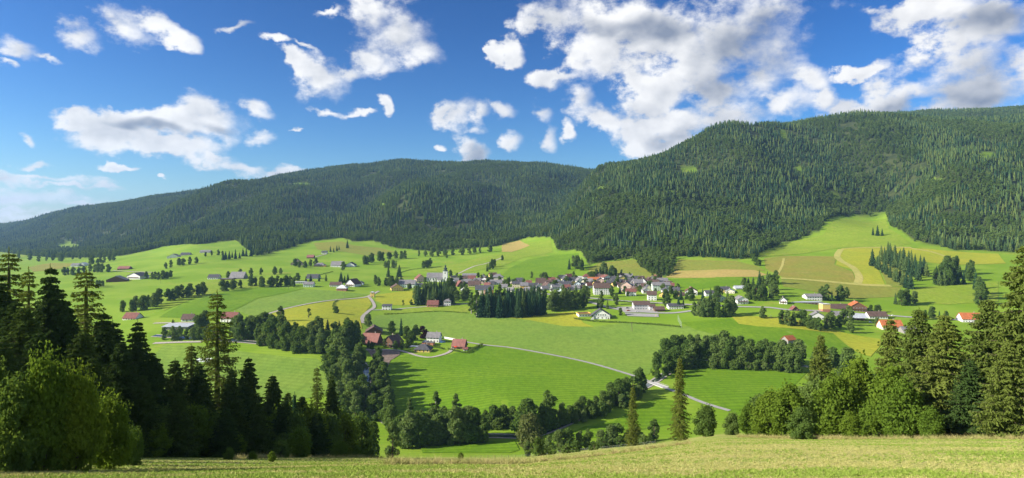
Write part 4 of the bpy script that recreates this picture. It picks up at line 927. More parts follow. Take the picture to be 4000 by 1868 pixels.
row([(630,1328),(690,1332),(750,1326),(820,1330),(880,1334)], 9, (38,60), ['silver','broad'], 'grey-green trees below the pale metal roof', 'trees below the pale metal roof')
row([(760,1296),(790,1290),(810,1282)], 3, (58,72), ['broad'], 'taller trees right of the pale metal roof', 'taller trees by the pale roof')
row([(900,1318),(945,1330),(985,1322),(1030,1312),(1045,1300)], 8, (70,96), ['broad','silver'], 'big round trees right of the tall larch', 'big trees right of the larch')
put(675, 1262, 14, 'bush', 'small dark conical bush by the lane', wide=.7)

# ================================================================= buildings
RC = {'dark':(.085,.085,.095),'grey':(.22,.21,.215),'brown':(.125,.08,.065),'red':(.21,.085,.068),'pinkred':(.28,.125,.10),'orange':(.47,.15,.055),'metal':(.46,.49,.52),'pale':(.70,.70,.69)}
WC = {'white':(.80,.79,.76),'cream':(.78,.71,.55),'yellow':(.78,.56,.17),'orange':(.80,.46,.13),'pink':(.66,.46,.39),'mint':(.62,.72,.60),'wood':(.15,.085,.055),'greywood':(.27,.25,.23),'brick':(.46,.20,.13),'blue':(.60,.68,.76),'mauve':(.44,.37,.37),'grey':(.52,.52,.51)}
def roof_mat(name, c):
    """courses of tiles as fine lines, weathering in blotches"""
    m, t, b = mat_new(name); tcx = N(t, 'ShaderNodeTexCoord').outputs['Object']
    n = noise(t, tcx, .45, 5, .65); w_ = N(t, 'ShaderNodeTexWave', wave_type='BANDS', bands_direction='Z'); w_.inputs['Scale'].default_value = 2.2; w_.inputs['Distortion'].default_value = .6
    t.links.new(tcx, w_.inputs['Vector'])
    col = mixc(t, sstep(t, n, .3, .7), tuple(x * .78 for x in c), tuple(min(1, x * 1.22) for x in c))
    col = mixc(t, mth(t, 'MULTIPLY', w_.outputs[1], .22), col, tuple(x * .5 for x in c))
    setin(t, b.inputs['Base Color'], col); b.inputs['Roughness'].default_value = .55 if 'metal' in name else .8
    return m
RM = {k: roof_mat('roof_' + k, c) for k, c in RC.items()}
WM = {k: plain_mat('wall_' + k, c, .9, .07, .8) for k, c in WC.items()}
GLASS = plain_mat('window_glass', (.035,.045,.055), .12, .3, .3, .6); FRAME = plain_mat('window_frame', (.70,.69,.66), .6); DOOR = plain_mat('door_wood', (.14,.075,.045), .6, .3); CHIM = plain_mat('chimney_plaster', (.42,.36,.32), .9)
def window_mesh():
    b = MB(); b.box(-.62,.62,-.07,.02,-.72,.72,0); b.box(-.52,-.03,-.085,-.02,-.62,.62,1); b.box(.03,.52,-.085,-.02,-.62,.62,1); return b.mesh('window', [FRAME, GLASS])
def door_mesh():
    b = MB(); b.box(-.62,.62,-.06,.02,0,2.2,1); b.box(-.5,.5,-.08,-.02,.05,2.1,0); return b.mesh('door', [DOOR, FRAME])
WMESH, DMESH = window_mesh(), door_mesh()
def roof_slopes(b, W, D, h, rh, typ, ov=.7, th=.28):
    """W along x (ridge direction for gables), D along y"""
    if typ in 'EG':
        for s in (-1, 1):
            k = ov * rh / (D / 2)
            b.slab([(-W/2-ov, s*(D/2+ov), h-k), (W/2+ov, s*(D/2+ov), h-k), (W/2+ov, 0, h+rh), (-W/2-ov, 0, h+rh)][::s], th)
    elif typ == 'H':
        r = max(0, W/2 - D/2*.9); x, y = W/2+ov, D/2+ov
        b.slab([(-x,-y,h-.1),(x,-y,h-.1),(r,0,h+rh),(-r,0,h+rh)], th); b.slab([(x,y,h-.1),(-x,y,h-.1),(-r,0,h+rh),(r,0,h+rh)], th)
        b.slab([(x,-y,h-.1),(x,y,h-.1),(r,0,h+rh)], th); b.slab([(-x,y,h-.1),(-x,-y,h-.1),(-r,0,h+rh)], th)
    elif typ == 'S':
        b.slab([(-W/2-ov,-D/2-ov,h),(W/2+ov,-D/2-ov,h),(W/2+ov,D/2+ov,h+rh),(-W/2-ov,D/2+ov,h+rh)], th)
    else: b.box(-W/2-.35, W/2+.35, -D/2-.35, D/2+.35, h+.02, h+.3)
def house(u, v, wpx, wallpx, roofpx, typ, wall, roof, label, yaw=0, cat='house', name='house', depth=None, win=True, balcony=False, group=None, chim=True, dmin=335.0):
    """front foot at the photograph's (u, v); sizes in its pixels become metres at that distance"""
    g = G(u, v, dmin); k = g.y / F * (1.1 if 1500 < u < 2760 and v < 1165 else 1.0); W = wpx * k; h = max(2.2, wallpx * k); rh = roofpx * k * 1.05
    D = depth if depth else min(max(W * .8, 6), 14) if typ != 'G' else min(max(W * 1.15, 8), 20)
    if typ == 'G': rw, rd = D, W      # ridge runs away from the viewer
    else: rw, rd = W, D
    rh = min(rh, rd * .62) if typ in 'EGH' else min(rh, 1.5)
    cy = g.y + D / 2; cx = g.x * cy / g.y; a = R(yaw)
    z0 = min(h1(cx + sx_ * W * .45, g.y + q * D) for sx_ in (-1, 0, 1) for q in (0, .5))
    z0 = min(z0, g.z) - .1
    o = link(name, None, label=label, cat=cat, group=group, loc=(cx, cy, z0)); o.rotation_euler = (0, 0, a)
    inner = link  # parts are built in the house's own axes, ridge turned for gable fronts
    turn = R(90) if typ == 'G' else 0
    b = MB(); T = 2.0                       # the walls go on into the ground
    if typ in 'EG': b.prism([(-rd/2,-T),(rd/2,-T),(rd/2,h),(0,h+rh-.12),(-rd/2,h)], -rw/2, rw/2)
    else: b.box(-rw/2, rw/2, -rd/2, rd/2, -T, h)
    me = b.mesh('wall', [WM[wall]])
    if typ in 'EG': me.transform(Matrix.Rotation(R(90) + turn, 4, 'Z'))
    link('wall', me, o)
    b = MB(); roof_slopes(b, rw, rd, h, rh, typ); me = b.mesh('roof', [RM[roof]]); me.transform(Matrix.Rotation(turn, 4, 'Z')); ro = link('roof', me, o)
    if chim and typ in 'EGH' and wpx * k > 7:
        b = MB(); b.box(-.35, .35, -.3, .3, h + rh * .45, h + rh + .9); b.box(-.43, .43, -.38, .38, h + rh + .9, h + rh + 1.02); c = b.build('chimney', CHIM, ro)
        c.location = Vector((rw * .2, rd * .1, 0)) if typ != 'G' else Vector((-rd * .1, rw * .1, 0))
    if win:
        fl = max(1, int(round(h / 2.9))); fh = h / fl
        for face, L, off, rz in (('front', W, -D/2, 0), ('side', D, -W/2, R(-90))):
            nw = max(1, min(9, int(L / 2.9)))
            for f in range(fl):
                for i in range(nw):
                    p = (i + .5) / nw * L - L / 2; zz = fh * f + min(1.55, fh * .56)
                    isdoor = f == 0 and face == 'front' and i == nw // 2
                    wo_ = link('door' if isdoor else 'window', DMESH if isdoor else WMESH, o)
                    if not isdoor: s_ = min(1, fh / 2.6); wo_.scale = (s_, 1, s_)
                    if face == 'front': wo_.location = (p, off, .1 if isdoor else zz)
                    else: wo_.location = (off, -p, zz); wo_.rotation_euler = (0, 0, rz)
    if balcony:
        zb = max(2.4, h * .5); b = MB(); b.box(-W*.44, W*.44, -D/2-1.1, -D/2-.02, zb-.15, zb)
        n_ = int(W * .88 / .28)
        for i in range(n_): x_ = -W*.44 + .28 * i; b.box(x_, x_+.22, -D/2-1.12, -D/2-1.04, zb, zb+.9)
        b.box(-W*.44, W*.44, -D/2-1.16, -D/2-1.0, zb+.9, zb+1.0); b.build('balcony', WM['wood'], o)
    return o

HOUSES = [
 (1550,1137,42,12,12,'G','yellow','brown','yellow house with dark brown gable roof below the pale green house',15),
 (1592,1124,58,14,13,'E','mint','grey','long pale green house with grey roof left of the church',-4),
 (1637,1121,24,9,5,'E','mint','grey','low pale annex right of the long pale green house'),
 (1641,1102,33,12,14,'G','pink','red','pink house with steep red half-hipped roof left of the church',20),
 (1765,1117,26,12,15,'H','white','metal','white house with pale grey hipped roof right of the church tower'),
 (1796,1121,27,6,16,'G','wood','red','dark wooden house with red-brown half-hipped roof',20),
 (1827,1109,25,6,11,'E','yellow','grey','small yellow house with grey roof in the village centre'),
 (1842,1093,27,5,10,'E','cream','red','cream house with red-brown roof behind the village centre'),
 (1867,1102,25,5,9,'E','white','grey','white house with plain grey roof beside the red-brown roofs'),
 (1853,1120,42,8,12,'E','pink','brown','pinkish house with long brown roof in the village centre'),
 (1836,1080,52,5,6,'E','wood','grey','long brown barn with weathered grey roof above the village'),
 (1889,1093,24,9,11,'G','white','brown','white house with dark brown gable below the meadow'),
 (1945,1097,39,14,10,'H','cream','grey','big cream house with grey hipped roof at the meadow edge'),
 (1943,1112,50,8,9,'E','white','grey','long low white house with grey roof below the cream hipped house'),
 (1815,1138,26,5,7,'H','white','pale','small pavilion with pale hipped roof by the lawn'),
 (2019,1124,32,15,7,'E','cream','dark','cream two-storey house with dark roof left of the orange-yellow one'),
 (2047,1130,27,14,10,'E','orange','grey','orange-yellow house with grey roof in the row above the grove'),
 (2082,1126,38,10,8,'E','white','dark','white house with long dark roof right of the orange-yellow one'),
 (2047,1147,36,4,12,'E','grey','grey','low grey-roofed hall half hidden behind the big grove'),
 (2112,1111,33,6,16,'E','white','brown','house with large brown roof at the meadow corner'),
 (2106,1128,17,11,6,'G','grey','grey','narrow grey gabled house at the forecourt'),
 (2137,1124,29,7,11,'G','white','brown','white-based house with deep dark brown gable at the forecourt',25),
 (2154,1099,25,5,9,'E','white','red','low house with red-brown roof at the upper village edge'),
 (2177,1108,22,9,9,'G','white','brown','white house with brown gable behind the forecourt',10),
 (2208,1100,22,10,11,'G','cream','dark','peach-coloured house with dark pointed gable',15),
 (2235,1101,33,6,9,'E','white','dark','white house under a dark roof at the upper village edge'),
 (2262,1090,35,8,3,'F','white','pale','long white flat-roofed building at the top of the village'),
 (2291,1091,26,10,9,'H','white','red','white house with dark red hipped roof at the top of the village'),
 (2318,1100,40,6,9,'E','orange','orange','low orange-walled house with bright orange roof in the village'),
 (2210,1115,36,5,9,'E','grey','dark','grey house with dark roof in the crowded village middle'),
 (2239,1112,18,8,6,'G','yellow','dark','small yellow gabled house in the crowded village middle'),
 (2257,1121,22,12,8,'G','blue','dark','pale blue gabled house in the village middle',-10),
 (2278,1112,24,8,11,'G','cream','dark','cream house with steep dark gable below the orange roof',-15),
 (2215,1128,22,5,9,'E','cream','red','small house with red roof above the main road'),
 (2237,1127,23,6,5,'E','grey','grey','low grey building right of the small red roof'),
 (2155,1139,12,9,4,'G','white','grey','tiny white house above the main road'),
 (2191,1144,24,9,9,'G','blue','dark','dark-roofed house with white gable trim beside the main road',-20),
 (2349,1152,56,26,15,'E','white','brown','tall white apartment house with wide brown roof by the road'),
 (2280,1119,26,4,8,'E','blue','dark','low blue-grey house behind the roadside trees'),
 (2367,1096,34,12,8,'G','white','red','white house with reddish gable at the foot of the olive field',15),
 (2427,1081,26,6,6,'E','white','brown','small white house highest up under the olive field'),
 (2427,1094,35,6,9,'G','yellow','grey','yellow gabled house with broad grey roof under the olive field'),
 (2414,1109,46,7,9,'E','white','dark','wide house with dark roof below the yellow gabled one',10),
 (2447,1130,38,15,12,'G','pink','grey','pinkish-beige gabled house behind the red-roofed white one',-15),
 (2438,1139,22,7,3,'F','pink','pale','low flat pink annex left of the red-roofed white house'),
 (2464,1157,35,17,9,'E','white','red','white two-storey house with clean red roof',-5),
 (2492,1122,32,17,10,'E','mauve','grey','tall mauve-grey apartment house in the eastern village'),
 (2465,1102,26,5,8,'E','grey','dark','low grey house with dark roof in the eastern village'),
 (2512,1113,24,12,12,'G','white','dark','white house with steep dark gable in the eastern village',-15),
 (2488,1093,29,5,8,'E','white','dark','dark-roofed low house at the upper edge of the eastern village'),
 (2537,1102,29,8,9,'G','wood','brown','brown wooden chalet at the upper edge of the eastern village'),
 (2576,1106,55,9,9,'E','white','grey','long white house with grey roof beside the green field'),
 (2565,1137,33,22,9,'E','mint','grey','left one of two tall pale green apartment blocks'),
 (2598,1134,31,20,9,'E','mint','grey','right one of two tall pale green apartment blocks'),
 (2523,1147,27,13,7,'G','white','grey','white gabled house below the pale green blocks'),
 (2546,1174,34,24,12,'E','white','brown','tall white house with dark brown roof at the lawn',-6),
 (2604,1148,32,13,9,'G','white','dark','white chalet with dark gable east of the pale green blocks'),
 (2504,1210,63,21,12,'E','grey','brown','long two-storey public building with brown roof at the car park'),
 (2546,1212,22,17,7,'E','white','brown','narrow white middle wing right of the long public building'),
 (2574,1218,38,11,9,'E','wood','brown','dark brown timber shed at the end of the public building'),
 (2636,1208,58,14,8,'E','white','dark','wide low white house with dark roof beside the road'),
 (2700,1155,42,17,12,'G','white','red','white house with red and grey gable roof east of the village',-15),
 (2771,1157,36,14,9,'E','white','dark','white house with black-grey roof below the green field'),
 (2831,1143,36,14,9,'E','yellow','dark','yellow house with dark roof below the green field'),
 (2852,1147,34,10,7,'G','cream','metal','cream house with light grey roof right of the yellow one',-20),
 (2890,1131,44,6,8,'E','grey','metal','long low building with grey metal roof at the tree clump'),
 (2816,1180,32,17,9,'G','mint','grey','pale greenish gabled house above the main road'),
 (2893,1189,43,20,11,'G','white','grey','large white gabled house beside the main road'),
 (2966,1138,20,7,9,'G','wood','red','small brown cabin among the trees east of the village'),
 (3060,1188,28,14,12,'G','white','grey','white gabled house left of the long retaining hall',-25),
 (3172,1172,60,18,8,'E','white','grey','white house with terrace on the slope above the long hall'),
 (3146,1186,120,11,3,'F','wood','metal','very long brown hall with flat pale roof'),
 (3272,1208,72,8,15,'E','white','brown','long farm building with brown roof right of the yellow tower block'),
 (3345,1217,62,20,18,'G','wood','orange','wooden chalet with orange and grey gable roof',-15),
 (3421,1246,70,12,15,'E','white','brown','long white house with brown roof beside the main road',-4),
 (3190,1245,50,14,14,'G','grey','grey','grey gabled farm house behind the round trees',-20),
 (3288,1238,60,7,16,'E','greywood','grey','large grey-roofed farm shed among the round trees',-6),
 (3476,1290,78,15,22,'E','cream','orange','large house with bright orange roof and cream walls',-5),
 (3555,1304,76,8,18,'E','greywood','grey','wide grey-brown shed roof in front of the orange house'),
 (3790,1260,80,15,20,'E','white','orange','white house with orange roof far right, behind the spruces',-8),
 (3102,1214,25,7,11,'G','wood','red','tiny red-brown hut among trees by the road'),
 (1461,1304,62,12,18,'G','wood','brown','brown farmhouse with broad gable behind the red roof',10),
 (1452,1344,66,14,28,'E','wood','pinkred','big farmhouse with long faded red roof at the river wood',-12),
 (1535,1358,56,20,26,'G','wood','brown','dark wooden house with steep brown gable in the farm garden',-25),
 (1434,1348,26,7,8,'E','wood','pinkred','small shed with faded red roof below the red farmhouse'),
 (1696,1338,50,22,16,'E','white','grey','white two-storey house with grey roof beside the copper beech',-10),
 (1654,1376,62,11,17,'H','yellow','dark','yellow bungalow with dark hipped roof at the track bend',-8),
 (1795,1364,50,14,22,'E','wood','pinkred','house with rusty red roof inside dark hedges',-12),
 (1818,1372,16,8,5,'E','white','red','little white garden hut beside the rusty red roof'),
 (738,1256,43,12,16,'E','white','brown','house with brown roof behind the pale metal roof'),
 (903,1259,62,18,19,'E','white','red','white house with dark red roof right of the tall larch',-8),
 (697,1288,100,14,12,'S','greywood','metal','wide building with pale metal roof among trees at left'),
 (520,1248,56,10,18,'E','white','red','farmhouse with reddish roof behind the left spruces',-10),
 (460,1102,68,10,14,'G','wood','grey','dark barn with grey gable on the left meadow',15),
 (540,1091,62,14,12,'G','white','dark','white farmhouse beside trees right of the dark barn',-15),
 (488,1054,44,7,8,'E','wood','pinkred','small brown farm alone on the upper left meadow'),
 (298,1042,28,8,6,'E','white','grey','left one of two far white houses at the valley mouth'),
 (325,1040,26,9,6,'G','white','pale','right one of two far white houses at the valley mouth'),
 (682,1007,46,8,10,'G','white','grey','white-grey farmhouse at the upper left trees',10),
 (727,998,34,6,7,'E','cream','dark','long dark-roofed house near the left mountain'),
 (805,988,40,6,5,'E','grey','grey','flat grey house below the left mountain forest'),
 (838,1091,40,9,10,'E','white','dark','white house with dark roof at the western farm'),
 (932,1091,58,8,22,'E','greywood','grey','large barn with high grey roof at the western farm',-8),
 (890,1094,46,5,4,'F','wood','grey','low dark shed between white house and grey barn'),
 (1160,1037,46,8,18,'G','pink','brown','big pinkish-brown farmhouse on the upper western slope',15),
 (1214,1010,26,6,8,'E','wood','pinkred','small farm with pink-red roof above the brown farmhouse'),
 (1268,992,20,7,5,'E','white','dark','tiny white house highest on the western slope'),
 (1250,1042,42,6,9,'H','orange','grey','orange-walled house with grey hipped roof on the slope'),
 (1320,1044,48,9,14,'E','white','grey','white farmhouse with large grey roof behind the round tree',-6),
 (1372,1043,34,8,10,'G','white','dark','white house with black roof at the end of the slope row'),
 (1208,1122,38,12,8,'E','mint','grey','pale house with grey roof at the edge of the western field'),
 (1170,1108,50,6,4,'F','grey','metal','low flat-roofed house at the western wood',0),
 (1225,1090,46,6,12,'E','blue','dark','house with blue-grey roof among the western trees'),
 (1313,1121,42,10,9,'E','white','brown','dark brown-roofed house behind the brick shell'),
 (1380,1120,42,12,18,'G','white','brown','white house with steep brown roof west of the road',-20),
 (1410,1113,20,8,6,'G','blue','grey','small bluish-white house beside the gravel road'),
 (1512,1212,34,18,6,'S','white','dark','small white house with grey lean-to roof by the lane'),
 (1692,1201,42,12,14,'E','brick','red','house with rusty red roof below the spruce grove',-4),
 (1748,1195,27,18,8,'H','white','grey','white cube house with grey pyramid roof below the grove'),
]
FILL = random.Random(9); _roofs = ['grey','dark','brown','grey','dark','red','brown']; _walls = ['white','cream','white','grey','pink','white','yellow']
_txt = {'grey':'grey','dark':'dark slate','brown':'brown','red':'dull red'}
for i, (u, v) in enumerate(((1780,1106),(1812,1098),(1880,1110),(1905,1122),(1925,1086),(1968,1128),(1995,1140),(2066,1110),(2128,1134),(2165,1118),(2188,1122),(2192,1090),(2222,1092),(2262,1104),(2300,1126),(2318,1112),(2345,1106),(2330,1120),(2384,1110),(2395,1096),(2372,1124),(2440,1116),(2476,1112),(2505,1100),(2520,1124),(2550,1092),(2560,1114),(2530,1134),(2610,1112),(2480,1138),(2590,1160),(2640,1140),(2660,1158),(1772,1096),(1806,1112),(1858,1106),(1895,1102),(1918,1114),(1972,1112),(2002,1110),(2030,1108),(2060,1138),(2096,1138),(2145,1108),(2168,1132),(2200,1110),(2228,1136),(2250,1132),(2272,1130),(2300,1106),(2335,1090),(2356,1116),(2404,1120),(2425,1124),(2455,1092),(2470,1126),(2498,1108),(2540,1112),(2586,1118),(2570,1094),(2620,1128))):
    k = FILL.randrange(7); wl = FILL.choice((5,6,7,9,11)); ty = FILL.choice('EEG')
    near_ = min(HOUSES[:62], key=lambda q: (q[0] - u) ** 2 + (q[1] - v) ** 2); side_ = 'left of' if u < near_[0] - 6 else 'right of' if u > near_[0] + 6 else 'behind' if v < near_[1] else 'before'
    HOUSES.append((u, v, FILL.uniform(19, 28), wl, FILL.uniform(7, 10), ty, _walls[k], _roofs[k], f'{_walls[k]} house with {_txt[_roofs[k]]} roof {side_} the ' + ' '.join(near_[8].split()[:7]), FILL.uniform(-25, 25)))
for spec in HOUSES:
    u, v, wp, wl, rf, ty, wa_, ro_, lab = spec[:9]; yaw = spec[9] if len(spec) > 9 else 0
    house(u, v, wp, wl, rf, ty, wa_, ro_, lab, yaw, win=not any(q in lab for q in ('barn', 'shed', 'hall,')), balcony=(ty == 'G' and wa_ in ('wood', 'white') and wl >= 9), name='barn' if 'barn' in lab else 'shed' if 'shed' in lab else 'house', cat='barn' if 'barn' in lab else 'shed' if 'shed' in lab else 'house', group='houses of the valley')

_seen = {}
for u, v, h in GARDEN:
    near_ = min(HOUSES, key=lambda q: (q[0] - u) ** 2 + (q[1] - v) ** 2); side_ = 'left of' if u < near_[0] else 'right of'
    short = ' '.join(near_[8].split()[:8]); kd_ = rt.choice(['broad','broad','bush','silver']) if h < 30 else rt.choice(['broad','broad','spruce'])
    what_ = {'broad':'round leafy','bush':'low bushy','silver':'pale grey-green','spruce':'dark pointed'}[kd_]
    put(u, v, h, kd_, f'{what_} garden tree {side_} the {short}', 'garden trees in the village')

# ================================================================= church
g = G(1700, 1101); kx = g.y / F
ch = link('church', None, label='white village church with long grey roof and onion-domed tower', cat='church', loc=(g.x, g.y + 6, g.z - .3)); ch.rotation_euler = (0, 0, R(-3))
L, Wd, hh, rr = 66 * kx, 13.0, 7.5, 7.6
b = MB(); b.prism([(-Wd/2,-2),(Wd/2,-2),(Wd/2,hh),(0,hh+rr-.1),(-Wd/2,hh)], -L/2, L/2); me = b.mesh('nave', [WM['white']]); me.transform(Matrix.Rotation(R(90), 4, 'Z')); nave = link('nave', me, ch)
b = MB(); roof_slopes(b, L, Wd, hh, rr, 'E', .5, .3); b.build('nave_roof', RM['grey'], ch)
def arch_mesh(w_, h_):
    b = MB(); pts = [(-w_/2, 0), (w_/2, 0), (w_/2, h_ - w_/2)] + [(w_/2 * math.cos(R(a)), h_ - w_/2 + w_/2 * math.sin(R(a))) for a in (30, 60, 90, 120, 150)] + [(-w_/2, h_ - w_/2)]
    b.prism(pts, -.09, .02, 0); return b.mesh('arched_window', [GLASS])
AW = arch_mesh(1.2, 3.6); AS = arch_mesh(1.3, 2.6)
for i in range(6): o = link('arched_window', AW, nave); o.location = (-L/2 + L * (i + .6) / 6.6, -Wd/2 - .01, 2.6)
tw = 17 * kx; th_ = 17.5
b = MB(); b.box(-tw/2, tw/2, -tw/2, tw/2, -2, th_); b.box(-tw/2-.2, tw/2+.2, -tw/2-.2, tw/2+.2, th_, th_+.35); b.box(-tw/2-.14, tw/2+.14, -tw/2-.14, tw/2+.14, th_*.6, th_*.6+.25)
tower = b.build('tower', WM['white'], ch); tower.location = (L/2 + tw/2 - .6, -3.5, 0)
for rz, px, py in ((0, 0, -tw/2 - .01), (R(-90), -tw/2 - .01, 0)):
    for zz in (th_ - 4.2, th_*.32): o = link('arched_window', AS, tower); o.location = (px, py, zz); o.rotation_euler = (0, 0, rz)
b = MB(); z = th_ + .35
b.lathe([(tw*.62, z), (tw*.60, z+.5), (tw*.36, z+1.8), (tw*.30, z+2.6), (tw*.42, z+3.4), (tw*.46, z+4.2), (tw*.36, z+5.2), (tw*.17, z+6.0), (tw*.15, z+7.4), (tw*.24, z+7.9), (tw*.25, z+8.4), (tw*.14, z+9.2), (.12, z+10.4), (.06, z+13.0)], 10)
sp = b.build('onion_spire', plain_mat('spire_copper', (.045,.065,.06), .5, .3), tower)
b = MB(); b.lathe([(.02, z+12.9), (.28, z+13.2), (.02, z+13.5)], 8); b.box(-.05,.05,-.05,.05,z+13.4,z+15); b.box(-.5,.5,-.05,.05,z+14.2,z+14.35); b.build('cross', plain_mat('gilding', (.75,.5,.1), .3), sp)
b = MB(); b.box(-3.6,3.6,-9.5,-Wd/2-.05,-2,4.2); b.build('side_chapel', WM['white'], ch).location = (L*.28, 0, 0)
b = MB(); b.slab([(-4.2,-10.1,4.0),(4.2,-10.1,4.0),(4.2,-Wd/2-.02,6.6),(-4.2,-Wd/2-.02,6.6)], .25); b.build('chapel_roof', RM['grey'], ch).location = (L*.28, 0, 0)
o = link('door', DMESH, ch); o.location = (L*.28, -9.52, 0)

# ================================================================= other particular buildings
o = house(1455, 1161, 14, 20, 2.5, 'H', 'yellow', 'metal', 'tall narrow yellow tower hut at the road fork', name='transformer_tower', cat='tower', chim=False, depth=4.5)
o = house(3221, 1219, 30, 33, 3, 'F', 'yellow', 'pale', 'yellow tower block with orange base beside the brown roof', name='tower_block', cat='building', win=False, depth=10)
b = MB(); W_ = 30 * hit(3221, 1219) / F; b.box(-W_/2-.06, W_/2+.06, -5.06, 5.06, -2, 4.2); b.build('base', WM['brick'], o)
def hall():
    g = G(2350, 1247); k = g.y / F; W = 88 * k; D = 16.0
    o = link('community_hall', None, label='large white hall with sweeping dark asymmetrical roof at the hedge', cat='building', loc=(g.x, g.y + D/2, g.z - .2)); o.rotation_euler = (0, 0, R(-6))
    h0, hr = 8.2, 11.5; xr = -W*.02
    b = MB(); b.prism([(-W*.30,-2),(W*.40,-2),(W*.40,h0*.62),(xr,hr),(-W*.30,h0*.62)], -D/2, D/2); me = b.mesh('wall', [WM['white']]); link('wall', me, o)
    b = MB()
    b.slab([(-W*.5,-D/2-.9,h0*.36),(xr,-D/2-.9,hr+.35),(xr,D/2+.9,hr+.35),(-W*.5,D/2+.9,h0*.36)], .35); b.slab([(xr,-D/2-.9,hr+.35),(W*.5,-D/2-.9,h0*.42),(W*.5,D/2+.9,h0*.42),(xr,D/2+.9,hr+.35)], .35)
    b.build('roof', RM['dark'], o)
    b = MB(); b.box(-W*.28, W*.38, -D/2-.06, -D/2+.1, 3.4, 3.7); b.box(-W*.34, -W*.305, -D/2-.8, -D/2-.3, -2, h0*.55); b.build('beam', plain_mat('blue_beam', (.06,.10,.17), .6), o)
    for i in range(5): w_ = link('window', WMESH, o); w_.location = (-W*.2 + i * W*.1, -D/2, 5.1); w_.scale = (1.5, 1, 1.1)
    for i in range(3): w_ = link('window', WMESH, o); w_.location = (-W*.12 + i * W*.18, -D/2, 1.7); w_.scale = (1.3, 1, 1.1)
    d_ = link('door', DMESH, o); d_.location = (W*.33, -D/2, .1)
    b = MB(); b.prism([(-W*.52,-2),(-W*.31,-2),(-W*.31,3.2),(-W*.34,3.2)], -D/2-2.6, -D/2-1.2); b.build('stair', WM['grey'], o)
hall()
def flat_rim():
    g = G(2281, 1238); k = g.y / F; W = 46 * k
    o = link('flat_roofed_building', None, label='low building with brown flat roof and orange rim left of the hall', cat='building', loc=(g.x, g.y + 6, g.z - .2)); o.rotation_euler = (0, 0, R(8))
    b = MB(); b.box(-W/2, W/2, -6, 6, -2, 3.6); b.build('wall', WM['white'], o)
    b = MB(); b.box(-W/2-.4, W/2+.4, -6.4, 6.4, 3.6, 3.8); b.build('roof', RM['brown'], o)
    b = MB(); z0, z1 = 3.4, 4.5
    b.box(-W/2-.7, W/2+.7, -6.7, -6.42, z0, z1); b.box(-W/2-.7, W/2+.7, 6.42, 6.7, z0, z1); b.box(-W/2-.7, -W/2-.42, -6.42, 6.42, z0, z1); b.box(W/2+.42, W/2+.7, -6.42, 6.42, z0, z1); b.build('rim', WM['orange'], o)
    for i in range(4): w_ = link('window', WMESH, o); w_.location = (-W*.36 + i * W*.24, -6, 1.9)
flat_rim()
def apartments():
    g = G(1892, 1152); k = g.y / F; W = 68 * k; D = 12.; h = 8.4
    o = link('apartment_block', None, label='long apartment block with cream, brick-red and orange wall sections', cat='building', loc=(g.x, g.y + D/2, g.z - .2)); o.rotation_euler = (0, 0, R(-5))
    for x0, x1, c, dy in ((-W/2, W*.02, 'cream', 0), (W*.02+.02, W*.16, 'brick', -.9), (W*.16+.02, W*.3, 'white', 0), (W*.3+.02, W/2, 'orange', 0)):
        b = MB(); b.box(x0, x1, -D/2+dy, D/2, -2, h - (.1 if dy == 0 else .3)); s_ = b.build('wall', WM[c], o)
        n_ = max(1, int((x1 - x0) / 3))
        for f in range(3):
            for i in range(n_): w_ = link('window', WMESH, s_); w_.location = (x0 + (x1 - x0) * (i + .5) / n_, -D/2+dy, 1.5 + 2.8 * f)
    b = MB(); roof_slopes(b, W, D, h, 5.2, 'E', .8, .3); ro = b.build('roof', RM['dark'], o)
    b = MB(); b.box(-W/2-.7, W/2+.7, -D/2-1.06, -D/2-.86, h-.95, h-.7); b.build('gutter', plain_mat('blue_gutter', (.12,.28,.55), .4), ro)
    for x_ in (-W*.3, -W*.05, W*.22): b = MB(); b.box(x_-.35, x_+.35, -.6, .1, h+3.6, h+6.0); b.build('chimney', CHIM, ro)
apartments()
def brick_shell():
    o = house(1337, 1137, 38, 12, 11, 'H', 'brick', 'pale', 'unfinished brick house with white pyramid roof at the field edge', name='house_shell', cat='house', chim=False, group='houses of the valley')
brick_shell()
o = house(3080, 1343, 44, 18, 13, 'E', 'greywood', 'orange', 'small grey timber field barn with orange roof alone in the meadow', 28, name='field_barn', cat='barn', win=False, chim=False, depth=8)
g = G(3355, 1254); k = g.y / F; W = 74 * k
o = link('open_shed', None, label='open farm shed with wide light grey metal roof', cat='shed', loc=(g.x, g.y + 5, g.z)); o.rotation_euler = (0, 0, R(-8))
b = MB(); b.slab([(-W/2,-6,3.4),(W/2,-6,3.4),(W/2,6,7.2),(-W/2,6,7.2)], .25); b.build('roof', RM['metal'], o)
b = MB(); b.box(-W/2+.5, W/2-.5, 4.6, 5.0, -1.5, 6.3); b.build('back_wall', WM['wood'], o)
for i in range(6): b = MB(); x_ = -W/2 + .6 + i * (W - 1.4) / 5; b.box(x_, x_+.25, -5.2, -4.95, -1, 3.5); b.build('post', WM['wood'], o)
